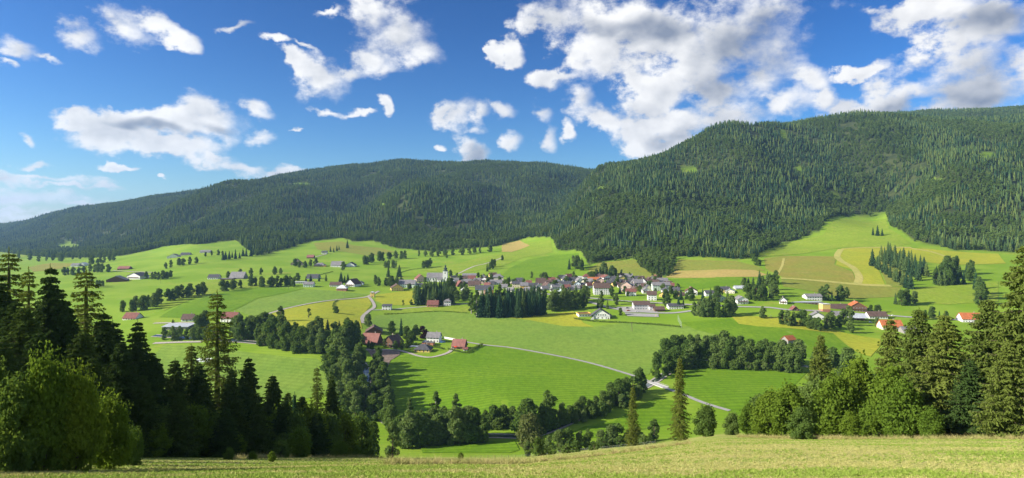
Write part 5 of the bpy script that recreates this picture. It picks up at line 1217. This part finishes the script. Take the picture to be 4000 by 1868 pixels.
# carport and garage by the near houses
g = G(1618, 1366); k = g.y / F
o = link('carport', None, label='flat grey carport left of the yellow bungalow', cat='carport', loc=(g.x, g.y + 3, g.z)); o.rotation_euler = (0, 0, R(-6))
b = MB(); b.box(-4,4,-3.2,3.2,2.5,2.75); b.build('roof', RM['metal'], o)
for x_, y_ in ((-3.7,-2.9),(3.6,-2.9),(-3.7,2.8),(3.6,2.8)): b = MB(); b.box(x_, x_+.15, y_, y_+.15, -.6, 2.5); b.build('post', WM['greywood'], o)
g = G(1672, 1350)
o = link('garage', None, label='low brick-fronted garage with grey terrace roof before the white house', cat='garage', loc=(g.x, g.y + 3, g.z)); o.rotation_euler = (0, 0, R(-10))
b = MB(); b.box(-5.5,5.5,-3,3,-1.5,2.7); b.build('wall', WM['brick'], o)
b = MB(); b.box(-5.8,5.8,-3.3,3.3,2.72,2.95); b.build('terrace', RM['grey'], o)
b = MB(); b.box(-2.4,2.4,-3.1,-2.98,0,2.2); b.build('garage_door', DOOR, o)
b = MB(); b.slab([(-1.8,-1.4,3.4),(1.8,-1.4,3.4),(0,.2,4.9)], .08); b.slab([(1.8,1.6,3.4),(-1.8,1.6,3.4),(0,.2,4.9)], .08); b.box(-.05,.05,.15,.25,2.9,4.85); b.build('sunshade', RM['pale'], o).location = (-3, 0, 0)
# polytunnel
g = G(795, 1416); k = g.y / F; W = 58 * k
o = link('greenhouse', None, label='pale plastic-covered greenhouse tunnel on the left field', cat='greenhouse', loc=(g.x, g.y + 3, g.z - .1)); o.rotation_euler = (0, 0, R(-6))
b = MB(); n_ = 9; pr = [(3.0 * math.cos(math.pi * i / n_), 3.0 * math.sin(math.pi * i / n_)) for i in range(n_ + 1)]
b.prism(pr, -W/2, W/2); me = b.mesh('cover', [plain_mat('plastic_film', (.72,.78,.76), .35, .15, .6, .4)]); me.transform(Matrix.Rotation(R(90), 4, 'Z')); cv = link('cover', me, o)
for i in range(7):
    b = MB(); x_ = -W/2 + .3 + i * (W - .6) / 6
    for q in range(n_):
        (a0, c0), (a1, c1) = pr[q], pr[q+1]; b.face([(x_, a0*1.02, c0*1.02), (x_+.22, a0*1.02, c0*1.02), (x_+.22, a1*1.02, c1*1.02), (x_, a1*1.02, c1*1.02)])
    b.build('hoop', FRAME, o)
# pool, parasol, white garden wall
g = G(1727, 1337)
o = link('swimming_pool', None, label='round blue garden pool right of the white house', cat='pool', loc=g)
b = MB(); b.lathe([(3.0,-.3),(3.0,1.0),(2.8,1.0),(2.8,.85)], 18); b.build('pool_wall', plain_mat('pool_blue', (.05,.16,.45), .5), o)
b = MB(); b.lathe([(2.79,.80),(2.79,.86)], 18); b.build('water', plain_mat('pool_water', (.06,.30,.55), .08, .1, .5, .5), o)
g = G(1781, 1364)
o = link('parasol', None, label='bright red garden parasol in front of the rusty-roofed house', cat='parasol', loc=g)
b = MB(); b.lathe([(.04,-.3),(.04,2.6)], 6); b.build('pole', FRAME, o); b = MB(); b.lathe([(2.0,2.05),(1.9,2.12),(1.0,2.55),(.06,2.8)], 8); b.build('canopy', plain_mat('red_cloth', (.62,.05,.02), .8), o)
def wall_line(pix, h, t_, mat, name, label, cat, dmin=335., part='panel'):
    c = [G(u, v, dmin) for u, v in pix]; o = link(name, None, label=label, cat=cat, loc=c[0])
    for a_, c_ in zip(c[:-1], c[1:]):
        n_ = max(1, int((c_ - a_).length / 3.0))
        for i in range(n_):
            p, q = a_.lerp(c_, i / n_), a_.lerp(c_, (i + 1) / n_); d_ = (q - p).xy.to_3d(); L_ = d_.length
            b = MB(); b.box(.01, L_ - .03, -t_/2, t_/2, -.6, h); s_ = b.build(part, mat, o)
            s_.location = p - c[0]; s_.rotation_euler = (0, 0, math.atan2(d_.y, d_.x))
wall_line([(1732,1322),(1776,1330),(1790,1334)], 1.8, .15, WM['white'], 'garden_wall', 'white panel wall between pool and field track', 'wall')
def hedge(pix, h, wd, label, dmin=335., dens=9, size=.45):
    c = smooth_line([G(u, v, dmin).xy for u, v in pix], 4); rng = np.random.default_rng(len(pix) * 7 + int(pix[0][0])); P_ = []
    for a_, c_ in zip(c[:-1], c[1:]):
        L_ = (c_ - a_).length; n_ = int(L_ * dens * (h + wd) / 2); t_ = rng.random(n_); d_ = (c_ - a_) / max(L_, .01)
        s_ = rng.uniform(-wd/2, wd/2, n_); P_.append(np.column_stack([a_.x + (c_.x - a_.x) * t_ - d_.y * s_, a_.y + (c_.y - a_.y) * t_ + d_.x * s_]))
    P_ = np.vstack(P_); hz = h * (.75 + .5 * vnoise(P_[:, 0] / 4, P_[:, 1] / 4, 9)); z = H(P_[:, 0], P_[:, 1]) + hz * rng.random(len(P_)) ** .7
    v_, f_ = cards(np.column_stack([P_, z]), unit(rng.normal(size=(len(P_), 3)) + np.array([0, -.3, .5])), size, rng, .8)
    ctr = Vector((c[0].x, c[0].y, h1(c[0].x, c[0].y))); v_ = v_ - np.array(ctr)
    link('hedge', mesh_np('hedge', v_, f_, [M['broad']]), label=label, cat='hedge', loc=ctr)
hedge([(2242,1247),(2330,1258),(2420,1262),(2500,1266),(2580,1272),(2660,1280)], 1.9, 2.0, 'long dark clipped hedge below the hall and sports lawn')
hedge([(1500,1229),(1600,1224),(1720,1218),(1830,1226)], 1.0, 1.2, 'thin dark hedge along the ditch below the village lane', dens=7)
hedge([(1750,1366),(1800,1378),(1828,1382)], 1.6, 1.4, 'dark front hedge of the rusty-roofed house')
hedge([(1828,1382),(1850,1368),(1885,1350)], 2.4, 2.2, 'tall dark hedge right of the rusty-roofed house')
hedge([(1622,1346),(1660,1356),(1700,1358),(1735,1366)], 1.8, 1.5, 'green hedge between bungalow and white house')
hedge([(945,1262),(975,1254),(990,1246)], 3.0, 3.0, 'dark reddish hedge right of the white house by the lane')
hedge([(1560,1068),(1600,1056),(1660,1048)], 1.4, 1.4, 'hedge line across the meadow behind the church', dens=6)
hedge([(1300,1062),(1260,1072),(1220,1080)], 1.2, 1.2, 'thin hedge line down the western meadow', dens=6)
hedge([(1300,1200),(1305,1185),(1318,1175)], 1.3, 1.3, 'short dark ditch hedge in the yellow field', dens=7)
hedge([(2410,1178),(2500,1186),(2570,1188)], 1.5, 1.5, 'low roadside hedge before the red-roofed white house')

# ================================================================= poles, cars, bridge
TIMBER = plain_mat('pole_timber', (.16,.12,.09), .9, .3)
def pole(u, v, hpx, label, double=False):
    g = G(u, v); h = hpx * g.y / F
    o = link('power_pole', None, label=label, cat='pole', loc=g, group='power poles in the fields')
    for s in ((-1, 1) if double else (0,)):
        v_, f_ = tube_np(np.array([[s*1.1, 0, -.5], [s*.5, 0, h*.5], [s*.15, 0, h]]), [.17, .15, .12], 6); link('post', mesh_np('post', v_, f_, [TIMBER], smooth=True), o)
    b = MB(); b.box(-1.1, 1.1, -.09, .09, h*.93, h*.93+.18); ca = b.build('crossarm', TIMBER, o)
    for x_ in (-.95, 0, .95): b = MB(); b.lathe([(.05, h*.93+.18), (.09, h*.93+.3), (.04, h*.93+.5)], 6, cx=x_); b.build('insulator', FRAME, ca)
pole(2468, 1297, 36, 'twin-legged wooden power pole in the field below the hedge', True)
pole(1345, 1166, 22, 'wooden power pole beside the gravel road'); pole(1127, 1136, 14, 'wooden power pole on the western field'); pole(628, 1106, 14, 'wooden power pole on the far left meadow')
pole(3012, 1246, 14, 'short wooden pole right of the lone tree')
def car(u, v, col, label, yaw):
    g = G(u, v); o = link('parked_car', None, label=label, cat='car', group='cars in the village', loc=g + Vector((0, 0, .3))); o.rotation_euler = (0, 0, R(yaw))
    b = MB(); b.prism([(-2.1,.30),(2.1,.30),(2.15,.72),(1.95,.86),(.95,.94),(.35,1.42),(-1.25,1.45),(-1.9,.98),(-2.1,.9)], -.82, .82); me = b.mesh('body', [plain_mat('car_paint', col, .25, .03, 1, .5)]); link('body', me, o)
    b = MB()
    for s in (-1, 1): b.prism([(.82,.96),(.28,1.36),(-1.2,1.38),(-1.7,.98)], s*.83 - .006, s*.83 + .006)
    b.build('window', GLASS, o)
    for x_ in (-1.3, 1.3):
        for s in (-1, 1):
            b = MB(); b.lathe([(.33,-.1),(.33,.1)], 12); me = b.mesh('wheel', [plain_mat('tyre', (.02,.02,.02), .8)]); me.transform(Matrix.Rotation(R(90), 4, 'X')); w_ = link('wheel', me, o); w_.location = (x_, s*.8, .33)
    for s in (-1, 1): b = MB(); b.box(2.08, 2.17, s*.6-.18, s*.6+.18, .6, .74); b.build('headlight', FRAME, o)
for u, v, col, lab, yw in ((2452,1206,(.06,.07,.09),'dark car parked at the back of the car park',5),(2455,1216,(.45,.10,.05),'rust-red car at the front of the car park',10),(2490,1219,(.7,.7,.7),'silver-white car at the edge of the car park',-5),(2780,1170,(.10,.2,.5),'blue car in front of the black-roofed white house',80),(3402,1262,(.75,.75,.75),'white car beside the open metal shed',10),(2548,1143,(.75,.75,.74),'white car before the pale green blocks',20),(2190,1152,(.05,.05,.06),'black car driving on the main road through the village',-8),(3490,1236,(.8,.8,.8),'white car driving on the main road near the chalet',-6)):
    car(u, v, col, lab, yw)
g0, g1 = G(2545, 1496), G(2600, 1516)
o = link('road_bridge', None, label='short concrete road bridge over the river', cat='bridge', loc=(g0 + g1) / 2); dd_ = (g1 - g0).xy.to_3d(); o.rotation_euler = (0, 0, math.atan2(dd_.y, dd_.x)); Lb = dd_.length
CONC = plain_mat('concrete', (.45,.44,.42), .9, .15)
b = MB(); b.box(-Lb/2, Lb/2, -2.6, 2.6, -.8, .42); b.build('deck', CONC, o)
for s in (-1, 1):
    b = MB(); b.box(-Lb/2, Lb/2, s*2.45-.1, s*2.45+.1, .42, .62); b.box(-Lb/2, Lb/2, s*2.45-.05, s*2.45+.05, 1.35, 1.45)
    for i in range(7): x_ = -Lb/2 + .1 + i * (Lb - .3) / 6; b.box(x_, x_+.1, s*2.45-.05, s*2.45+.05, .62, 1.36)
    b.build('railing', CONC, o)
# sports ground: goals and ball-catch net posts
GALV = plain_mat('galvanised_steel', (.5,.53,.55), .4)
def goal(u, v, label, yaw, col):
    g = G(u, v); o = link('goal', None, label=label, cat='goal', group='goals on the sports ground', loc=g + Vector((0, 0, .2))); o.rotation_euler = (0, 0, R(yaw))
    for s in (-1, 1): b = MB(); b.box(s*2.5-.12, s*2.5+.12, -.12, .12, -.3, 2.3); b.build('post', col, o)
    b = MB(); b.box(-2.38, 2.38, -.12, .12, 2.06, 2.3); b.build('crossbar', col, o)
goal(2562, 1236, 'yellow goal on the grey sports court', 75, WM['yellow']); goal(2448, 1230, 'white goal at the left end of the sports court', 80, FRAME)
g0, g1 = G(2648, 1252), G(2662, 1282)
o = link('ball_net', None, label='tall ball-catch net at the right end of the sports lawn', cat='net', loc=g0)
for i in range(5):
    p = g0.lerp(g1, i / 4) - g0; b = MB(); b.lathe([(.1,-.5),(.07,6.5)], 6); b.build('post', GALV, o).location = p
for z_ in (.8, 2.2, 3.6, 5.0, 6.4):
    q = g1 - g0; v_, f_ = tube_np(np.array([[0, 0, z_], [q.x, q.y, q.z + z_]]), [.035, .035], 4); link('wire', mesh_np('wire', v_, f_, [GALV]), o)

# ================================================================= the near slope: conifers, bushes, grass, fence
proto('nspruce0', near_conifer(201, 28, 11, 48, 8), 'fgspruce', h=28); proto('nspruce1', near_conifer(202, 24, 10.5, 42, 8, .24), 'fgspruce', h=24)
proto('nlarch0', near_conifer(203, 28, 8.5, 38, 5, .18, .10, True), 'fglarch', h=28); proto('nlarch1', near_conifer(204, 22, 5.6, 42, 6, .40, .03, True), 'fglarch', h=22)
proto('wspruce0', near_conifer(205, 22, 14, 40, 7, .20, .03, core=.16), 'rspruce', h=22); proto('wspruce1', near_conifer(206, 22, 13, 36, 7, .26, .04, core=.14), 'rspruce', h=22)
for k in range(3): proto(f'nbush{k}', broadleaf(210+k, 8, [6.8,8,6][k], .0, [60,70,54][k], 8000, .22, .9, .06, .2, .16, .68), ['broad','fresh','fresh'][k], h=8)
proto('closebush0', broadleaf(220, 6, 6.6, .0, 92, 17000, .14, .9, .05, .2, .18, .6), 'fresh', h=6); proto('closebush1', broadleaf(221, 6, 6.0, .0, 84, 15000, .14, .9, .05, .2, .18, .6), 'broad', h=6)
rf_ = random.Random(5)
def near_tree(key, u, d, vtop, name, label, group=None, wide=1.0, cat='tree'):
    x = (u - UC) / F * d; z = h1(x, d); h = z * 1.0; top = (VH - vtop) / F * d
    return tree(name, key, x, d, top - z, label, cat, group, rf_, PROTO_W(wide, top - z, key), z)
def PROTO_W(wide, h, key): return wide / 1.0
LEFT = [('nspruce0',-10,84,1060,'dark spruce cut by the left edge of the picture',1.1),('nspruce1',95,72,1190,'dark spruce between the two leftmost larches',1.2),('nspruce0',230,100,1130,'dense spruce behind the open larch, left side',1.1),('nspruce1',320,76,1290,'dark spruce below the open larch',1.3),('nspruce0',440,108,1250,'dense spruce left of the pointed one',1.2),('nspruce1',585,100,1370,'dense spruce right of the pointed one',1.3),('nspruce0',780,114,1420,'dense spruce behind the tall larch',1.2),('nspruce1',940,118,1500,'dense spruce below the pointed right-hand spruce',1.4),('nspruce1',1110,112,1560,'dense spruce filling the row before the thin larch',1.4),('nspruce0',20,60,1330,'dark spruce low in the left corner',1.2),('nlarch0',35,100,968,'tall pale larch at the left edge of the picture',1.1),('nlarch0',112,96,1040,'pale larch just right of the leftmost one',.9),('nspruce0',196,92,1032,'dark spruce with dense crown between the left larches',.8),
 ('nlarch0',336,112,1042,'tall open larch with drooping boughs over the left meadow',1.25),('nspruce1',60,78,1170,'dark spruce in front of the leftmost larch',1.1),('nspruce0',265,86,1190,'dark spruce in front of the open larch',1.0),('nspruce1',150,66,1290,'dark spruce behind the yellow-tipped bush',1.2),
 ('nspruce0',405,98,1215,'dark spruce right of the open larch',1.0),('nspruce1',470,92,1330,'dark spruce below the left farm roofs',1.15),('nspruce1',538,116,1248,'pointed spruce standing against the left houses',.85),('nspruce0',610,112,1392,'dark spruce left of the stocky larch',1.1),
 ('nlarch1',747,120,1342,'stocky light larch left of the tall one',1.2),('nspruce1',684,108,1400,'dark spruce beside the stocky larch',1.1),('nlarch0',848,126,1132,'tallest slender larch standing against the fields',1.15),('nspruce1',795,104,1490,'dark spruce at the foot of the tall larch, left side',1.2),('nspruce0',905,108,1440,'dark spruce at the foot of the tall larch, right side',1.1),
 ('nspruce0',972,128,1392,'pointed dark spruce right of the tall larch',1.0),('nspruce1',1065,132,1462,'light-tipped spruce right of the pointed one',1.1),('nlarch0',1238,140,1428,'thin bare-stemmed larch at the end of the spruce row',.85),('nspruce0',1296,142,1462,'dark spruce right of the thin larch',.8),('nlarch1',1125,122,1530,'small light larch in the spruce row',1.3),
 ('nspruce1',1180,128,1545,'small dark spruce left of the thin larch',1.2),('nspruce0',560,84,1460,'dark spruce in the middle of the shaded edge',1.3),('nspruce1',700,88,1530,'broad dark spruce on the shaded meadow edge',1.3),('nspruce1',1010,104,1570,'broad dark spruce above the shaded grass',1.3),('nspruce0',360,72,1390,'dark spruce right of the yellow-tipped bush',1.2),('nspruce1',880,96,1590,'low dark spruce at the meadow edge',1.5),('nspruce1',1240,118,1610,'low bushy spruce at the right end of the shaded edge',1.5)]
for key, u, d, vt, lab, wd in LEFT: near_tree(key, u, d, vt, 'larch_tree' if 'larch' in key else 'spruce_tree', lab, 'conifers at the left edge of the hay slope', wd)
for i in range(4, 16):        # the wood goes on to the left of the picture and shades the slope
    d = 18 + 8.5 * i + rf_.uniform(-3, 3); x = -.80 * d - 8 - rf_.uniform(2, 22)
    tree('spruce_tree', f'nspruce{i % 2}', x, d, rf_.uniform(20, 27), 'spruce of the wood beyond the left edge of the picture', 'tree', 'wood beyond the left edge', rf_, 1.1)
for x_, y_, h_ in ((-42,27,10),(-47,33,11),(-52,39,14),(-40,20,10),(-60,45,19)): tree('spruce_tree', 'nspruce1', x_, y_, h_, 'spruce of the wood beyond the left edge of the picture', 'tree', 'wood beyond the left edge', rf_, 1.2)
for u, d, vt, wd, key, lab in ((175,34,1420,.55,'closebush0','leafy bush with sunlit yellow-green tips at lower left'),(300,35,1475,.55,'closebush0','leafy bush stepping down right of the yellow-tipped one'),(420,38,1570,.65,'closebush0','lower leafy bush at the right end of the corner thicket'),(60,33,1500,.6,'closebush1','dark leafy bush in the lower left corner'),(-40,34,1440,.6,'closebush1','dark leafy bush cut by the left edge of the picture'),(520,44,1680,.8,'closebush1','low dark bush at the shaded meadow edge, left')): near_tree(key, u, d, vt, 'leafy_bush', lab, None, wd, 'bush')
for i in range(13):      # undergrowth along the shaded edge
    u = 540 + 62 * i + rf_.uniform(-20, 20); d = 84 + .045 * (u - 500) + rf_.uniform(-6, 10); x = (u - UC) / F * d
    tree('undergrowth_bush', f'nbush{rf_.choice((0, 0, 2))}', x, d, rf_.uniform(2.5, 5), f'{ORD[i]} from left of the dark undergrowth bushes below the left conifers', 'bush', 'undergrowth below the left conifers', rf_, 1.2)
near_tree('nbush1', 1172, 92, 1676, 'leafy_bush', 'small round bright green bush alone on the slope', None, 1.0, 'bush')
for i, (u, d, h_) in enumerate(((895,62,1.1),(985,66,.8),(1060,58,.9),(1095,86,2.2),(1330,110,2.6),(1395,122,2.2),(1450,135,1.8),(1800,180,1.6))):
    x = (u - UC) / F * d; tree('scrub_bush', f'nbush{i % 3}', x, d, h_, f'{ORD[i]} from the left of the small scrub bushes on the hay slope', 'bush', 'scrub bushes on the slope', rf_, 1.2)
RIGHT = [('nlarch1',2655,150,1392,'larch_tree','tall narrow larch standing before the river bridge',.95),('nlarch1',2472,166,1508,'larch_tree','shorter larch left of the tall narrow one',1.0),
 ('nbush0',2762,142,1590,'leafy_bush','grey-green bushy tree right of the narrow larch',1.0),('nbush0',2862,136,1618,'leafy_bush','dark round bush on the crest of the slope',1.05),('nbush2',2925,130,1580,'leafy_bush','bright leafy bush right of the dark round one',.9),('nbush1',3012,120,1535,'leafy_bush','large light green bush at the left end of the thicket',1.0),
 ('nbush2',3085,108,1508,'leafy_bush','biggest light green bush of the right thicket',1.0),('nbush0',3190,114,1492,'leafy_bush','bush with pale stems in the middle of the thicket',.9),('nbush1',3262,106,1478,'leafy_bush','tall light bush left of the big spruces',.9),('nbush2',3352,110,1410,'leafy_bush','tallest light leafy tree of the thicket',.75),('nbush1',3440,98,1545,'leafy_bush','light bush at the foot of the big spruces',1.0),
 ('nbush0',3135,96,1600,'leafy_bush','low dark bush at the front of the thicket',1.1),('nbush2',3320,94,1610,'leafy_bush','low bright bush at the front of the thicket',1.1),('nbush1',3530,92,1500,'leafy_bush','leafy bush mixed into the left big spruce',.9),
 ('wspruce0',3205,185,1302,'spruce_tree','dark spruce with layered boughs in front of the field barn',.62),('nspruce1',3292,165,1430,'spruce_tree','small dark spruce top behind the thicket',1.0),('wspruce1',3480,126,1235,'spruce_tree','spruce in front of the orange-roofed house',.7),
 ('wspruce0',3590,112,1200,'spruce_tree','big spruce with long drooping boughs, left of the pair',.85),('wspruce1',3690,97,1215,'spruce_tree','big wide spruce with trunk showing at its foot',1.0),('wspruce0',3860,104,1160,'spruce_tree','big spruce filling the gap before the right edge',.9),('wspruce1',4010,92,935,'spruce_tree','tallest dark spruce at the right edge',.75),
 ('nspruce1',3790,90,1400,'spruce_tree','younger spruce before the big ones at right',1.4),('wspruce0',3940,84,1330,'spruce_tree','low wide spruce in the right corner',1.0),('nbush2',3480,96,1440,'leafy_bush','tall light bush leaning on the left big spruce',.8),('nbush1',3640,88,1600,'leafy_bush','low leafy bush under the big wide spruce',1.0)]
for key, u, d, vt, nm, lab, wd in RIGHT: near_tree(key, u, d, vt, nm, lab, 'thicket at the right of the slope', wd, 'bush' if 'bush' in nm else 'tree')

# the wooded lower part of the slope on the left, and trees behind the right thicket
for i in range(34):
    u = rf_.uniform(560, 1560); d = rf_.uniform(150, 300) if u < 1350 else rf_.uniform(215, 310); key = rf_.choice(['broad','broad','spruce','silver','tall']); x = (u - UC) / F * d
    sec = 'below the tall larch' if u < 1000 else 'right of the tall larch' if u < 1280 else 'at the dip of the slope'
    tree(KINDNAME[key], f'{key}{rf_.randrange(NV[key])}', x, d, rf_.uniform(11, 18), f'{dict(broad="round dark",spruce="pointed dark",silver="grey-green",tall="slender")[key]} tree in the wood on the lower slope {sec}', 'tree', 'wood on the lower left slope', rf_)
for i in range(14):
    u = rf_.uniform(2950, 3560); d = rf_.uniform(190, 320); key = rf_.choice(['broad','broad','spruce']); x = (u - UC) / F * d
    tree(KINDNAME[key], f'{key}{rf_.randrange(NV[key])}', x, d, rf_.uniform(11, 17), f'{dict(broad="round dark",spruce="pointed dark")[key]} tree behind the right-hand thicket', 'tree', 'trees behind the right thicket', rf_)

for i, (u, d, h_) in enumerate(((4120,96,20),(4230,104,22),(4330,92,17),(4180,130,21),(4420,118,22),(4520,100,18))):
    tree('spruce_tree', f'wspruce{i % 2}', (u - UC) / F * d, d, h_, 'spruce of the thicket beyond the right edge of the picture', 'tree', 'thicket beyond the right edge', rf_, .85)
for i, (u, d, h_, k) in enumerate(((1010,112,7,1),(1090,116,8.5,2),(1150,112,7.5,0),(1215,122,9,1),(1285,126,8,0),(1350,132,8.5,2),(1405,150,9,0),(640,96,7,0),(760,98,7.5,2),(850,102,6.5,0))):
    tree('leafy_tree', f'nbush{k}', (u - UC) / F * d, d, h_, f'{ORD[sorted(q[0] for q in ((1010,),(1090,),(1150,),(1215,),(1285,),(1350,),(1405,),(640,),(760,),(850,))).index(u)]} from left of the leafy trees mixed among the left conifers', 'tree', 'leafy trees among the left conifers', rf_, .95)

# fence at the foot of the slope
fence = link('pasture_fence', None, label='wire fence on thin wooden posts at the foot of the hay slope', cat='fence')
fp = smooth_line([Vector(((u - UC) / F * d, d)) for u, d in ((1840,262),(1960,266),(2100,262),(2250,250),(2420,236),(2560,222))], 5); fz_ = [h1(p.x, p.y) for p in fp]
fence.location = (fp[0].x, fp[0].y, fz_[0]); b = MB(); b.lathe([(.07,-.4),(.06,1.25)], 6); pm = b.mesh('post', [TIMBER]); base = Vector(fence.location)
for p, z_ in zip(fp, fz_): o = link('post', pm, fence); o.location = Vector((p.x, p.y, z_)) - base
for hz in (.55, 1.05):
    v_, f_ = tube_np(np.array([[p.x - base.x, p.y - base.y, z_ - base.z + hz] for p, z_ in zip(fp, fz_)]), np.full(len(fp), .012), 3); link('wire', mesh_np('wire', v_, f_, [GALV]), fence)

# grass of the near slope
def straw_mat(name, c1, c2):
    m, t, b = mat_new(name); oi = N(t, 'ShaderNodeObjectInfo'); setin(t, b.inputs['Base Color'], mixc(t, oi.outputs['Random'], c1, c2)); b.inputs['Specular IOR Level'].default_value = .1; return m
GT = bpy.data.collections.new('grass_kinds')
def tuft(name, nb, h_, spread, mat, seed):
    rng = np.random.default_rng(seed); V_, F_ = [], []
    for i in range(nb):
        a = rng.uniform(0, 6.28); r0 = rng.uniform(0, spread); p = np.array([math.cos(a) * r0, math.sin(a) * r0, -.02]); d_ = np.array([rng.normal(0, .5), rng.normal(0, .5), 1]) * h_ * rng.uniform(.5, 1.2)
        s_ = np.array([-math.sin(a), math.cos(a), 0]) * .012 * rng.uniform(.8, 1.6); q = len(V_); V_ += [p - s_, p + s_, p + d_]; F_.append([q, q+1, q+2])
    o = bpy.data.objects.new(name, mesh_np(name, np.array(V_), np.array(F_), [mat])); GT.objects.link(o)
tuft('a_green_tuft', 26, .13, .16, straw_mat('green_grass', (.21,.31,.045), (.30,.38,.07)), 1); tuft('b_straw_tuft', 24, .10, .2, straw_mat('straw', (.50,.46,.18), (.40,.40,.12)), 2); tuft('c_tall_tuft', 30, .5, .22, straw_mat('tall_dry_grass', (.46,.38,.17), (.32,.33,.10)), 3)
n_ = 70000; rng = np.random.default_rng(77)
yy = np.exp(rng.uniform(math.log(17), math.log(120), n_)); xx = yy * rng.uniform(-.86, .86, n_)
sw = vnoise(xx * .07 + yy * .05, yy * .22 - xx * .07, 31) * .6 + vnoise(xx * .3, yy * .3, 32) * .4
kd = np.where(sw + rng.normal(0, .12, n_) > .52, 1, 0); sz = rng.uniform(.35, .95, n_)
# tall dry grass along the thicket and the bank
tx, ty_ = [], []
for (u0, d0), (u1, d1), m_ in (((2880,118),(3300,88),420),((3300,88),(4050,80),260),((1500,44),(2000,52),150),((2000,52),(2700,84),200),((900,70),(1500,120),260)):
    t_ = rng.random(m_); uu = u0 + (u1 - u0) * t_; d_ = d0 + (d1 - d0) * t_ + rng.normal(0, .9, m_); tx.append((uu - UC) / F * d_); ty_.append(d_)
tx, ty_ = np.concatenate(tx), np.concatenate(ty_)
xx, yy = np.concatenate([xx, tx]), np.concatenate([yy, ty_]); kd = np.concatenate([kd, np.full(len(tx), 2)]); sz = np.concatenate([sz, rng.uniform(.5, 1.3, len(tx))])
me = bpy.data.meshes.new('meadow_grass'); me.from_pydata(np.column_stack([xx, yy, H(xx, yy)]).tolist(), [], [])
for nm, ty, arr in (('kind', 'INT', kd.astype(np.int32)), ('turn', 'FLOAT', rng.uniform(0, 6.28, len(xx)).astype(np.float32)), ('size', 'FLOAT', sz.astype(np.float32))):
    at = me.attributes.new(nm, ty, 'POINT'); at.data.foreach_set('value', arr)
go_ = link('meadow_grass', me, kind='stuff', label='cut hay and grass stubble on the near slope', cat='grass'); go_.modifiers.new('tufts', 'NODES').node_group = scatter_nodes('grass_scatter', GT)

# ================================================================= summer haze over the valley
m = bpy.data.materials.new('haze'); m.use_nodes = True; t = m.node_tree; t.nodes.clear()
out = N(t, 'ShaderNodeOutputMaterial'); pv = N(t, 'ShaderNodeVolumePrincipled')
pv.inputs['Color'].default_value = (.36, .63, 1.0, 1); pv.inputs['Density'].default_value = 0.00005; pv.inputs['Anisotropy'].default_value = 0.2
t.links.new(pv.outputs[0], out.inputs['Volume'])
b = MB(); b.box(-13600, 13600, -13600, 13600, ZMIN - 1, ZMAX + 34); b.build('haze', [m], kind='stuff')
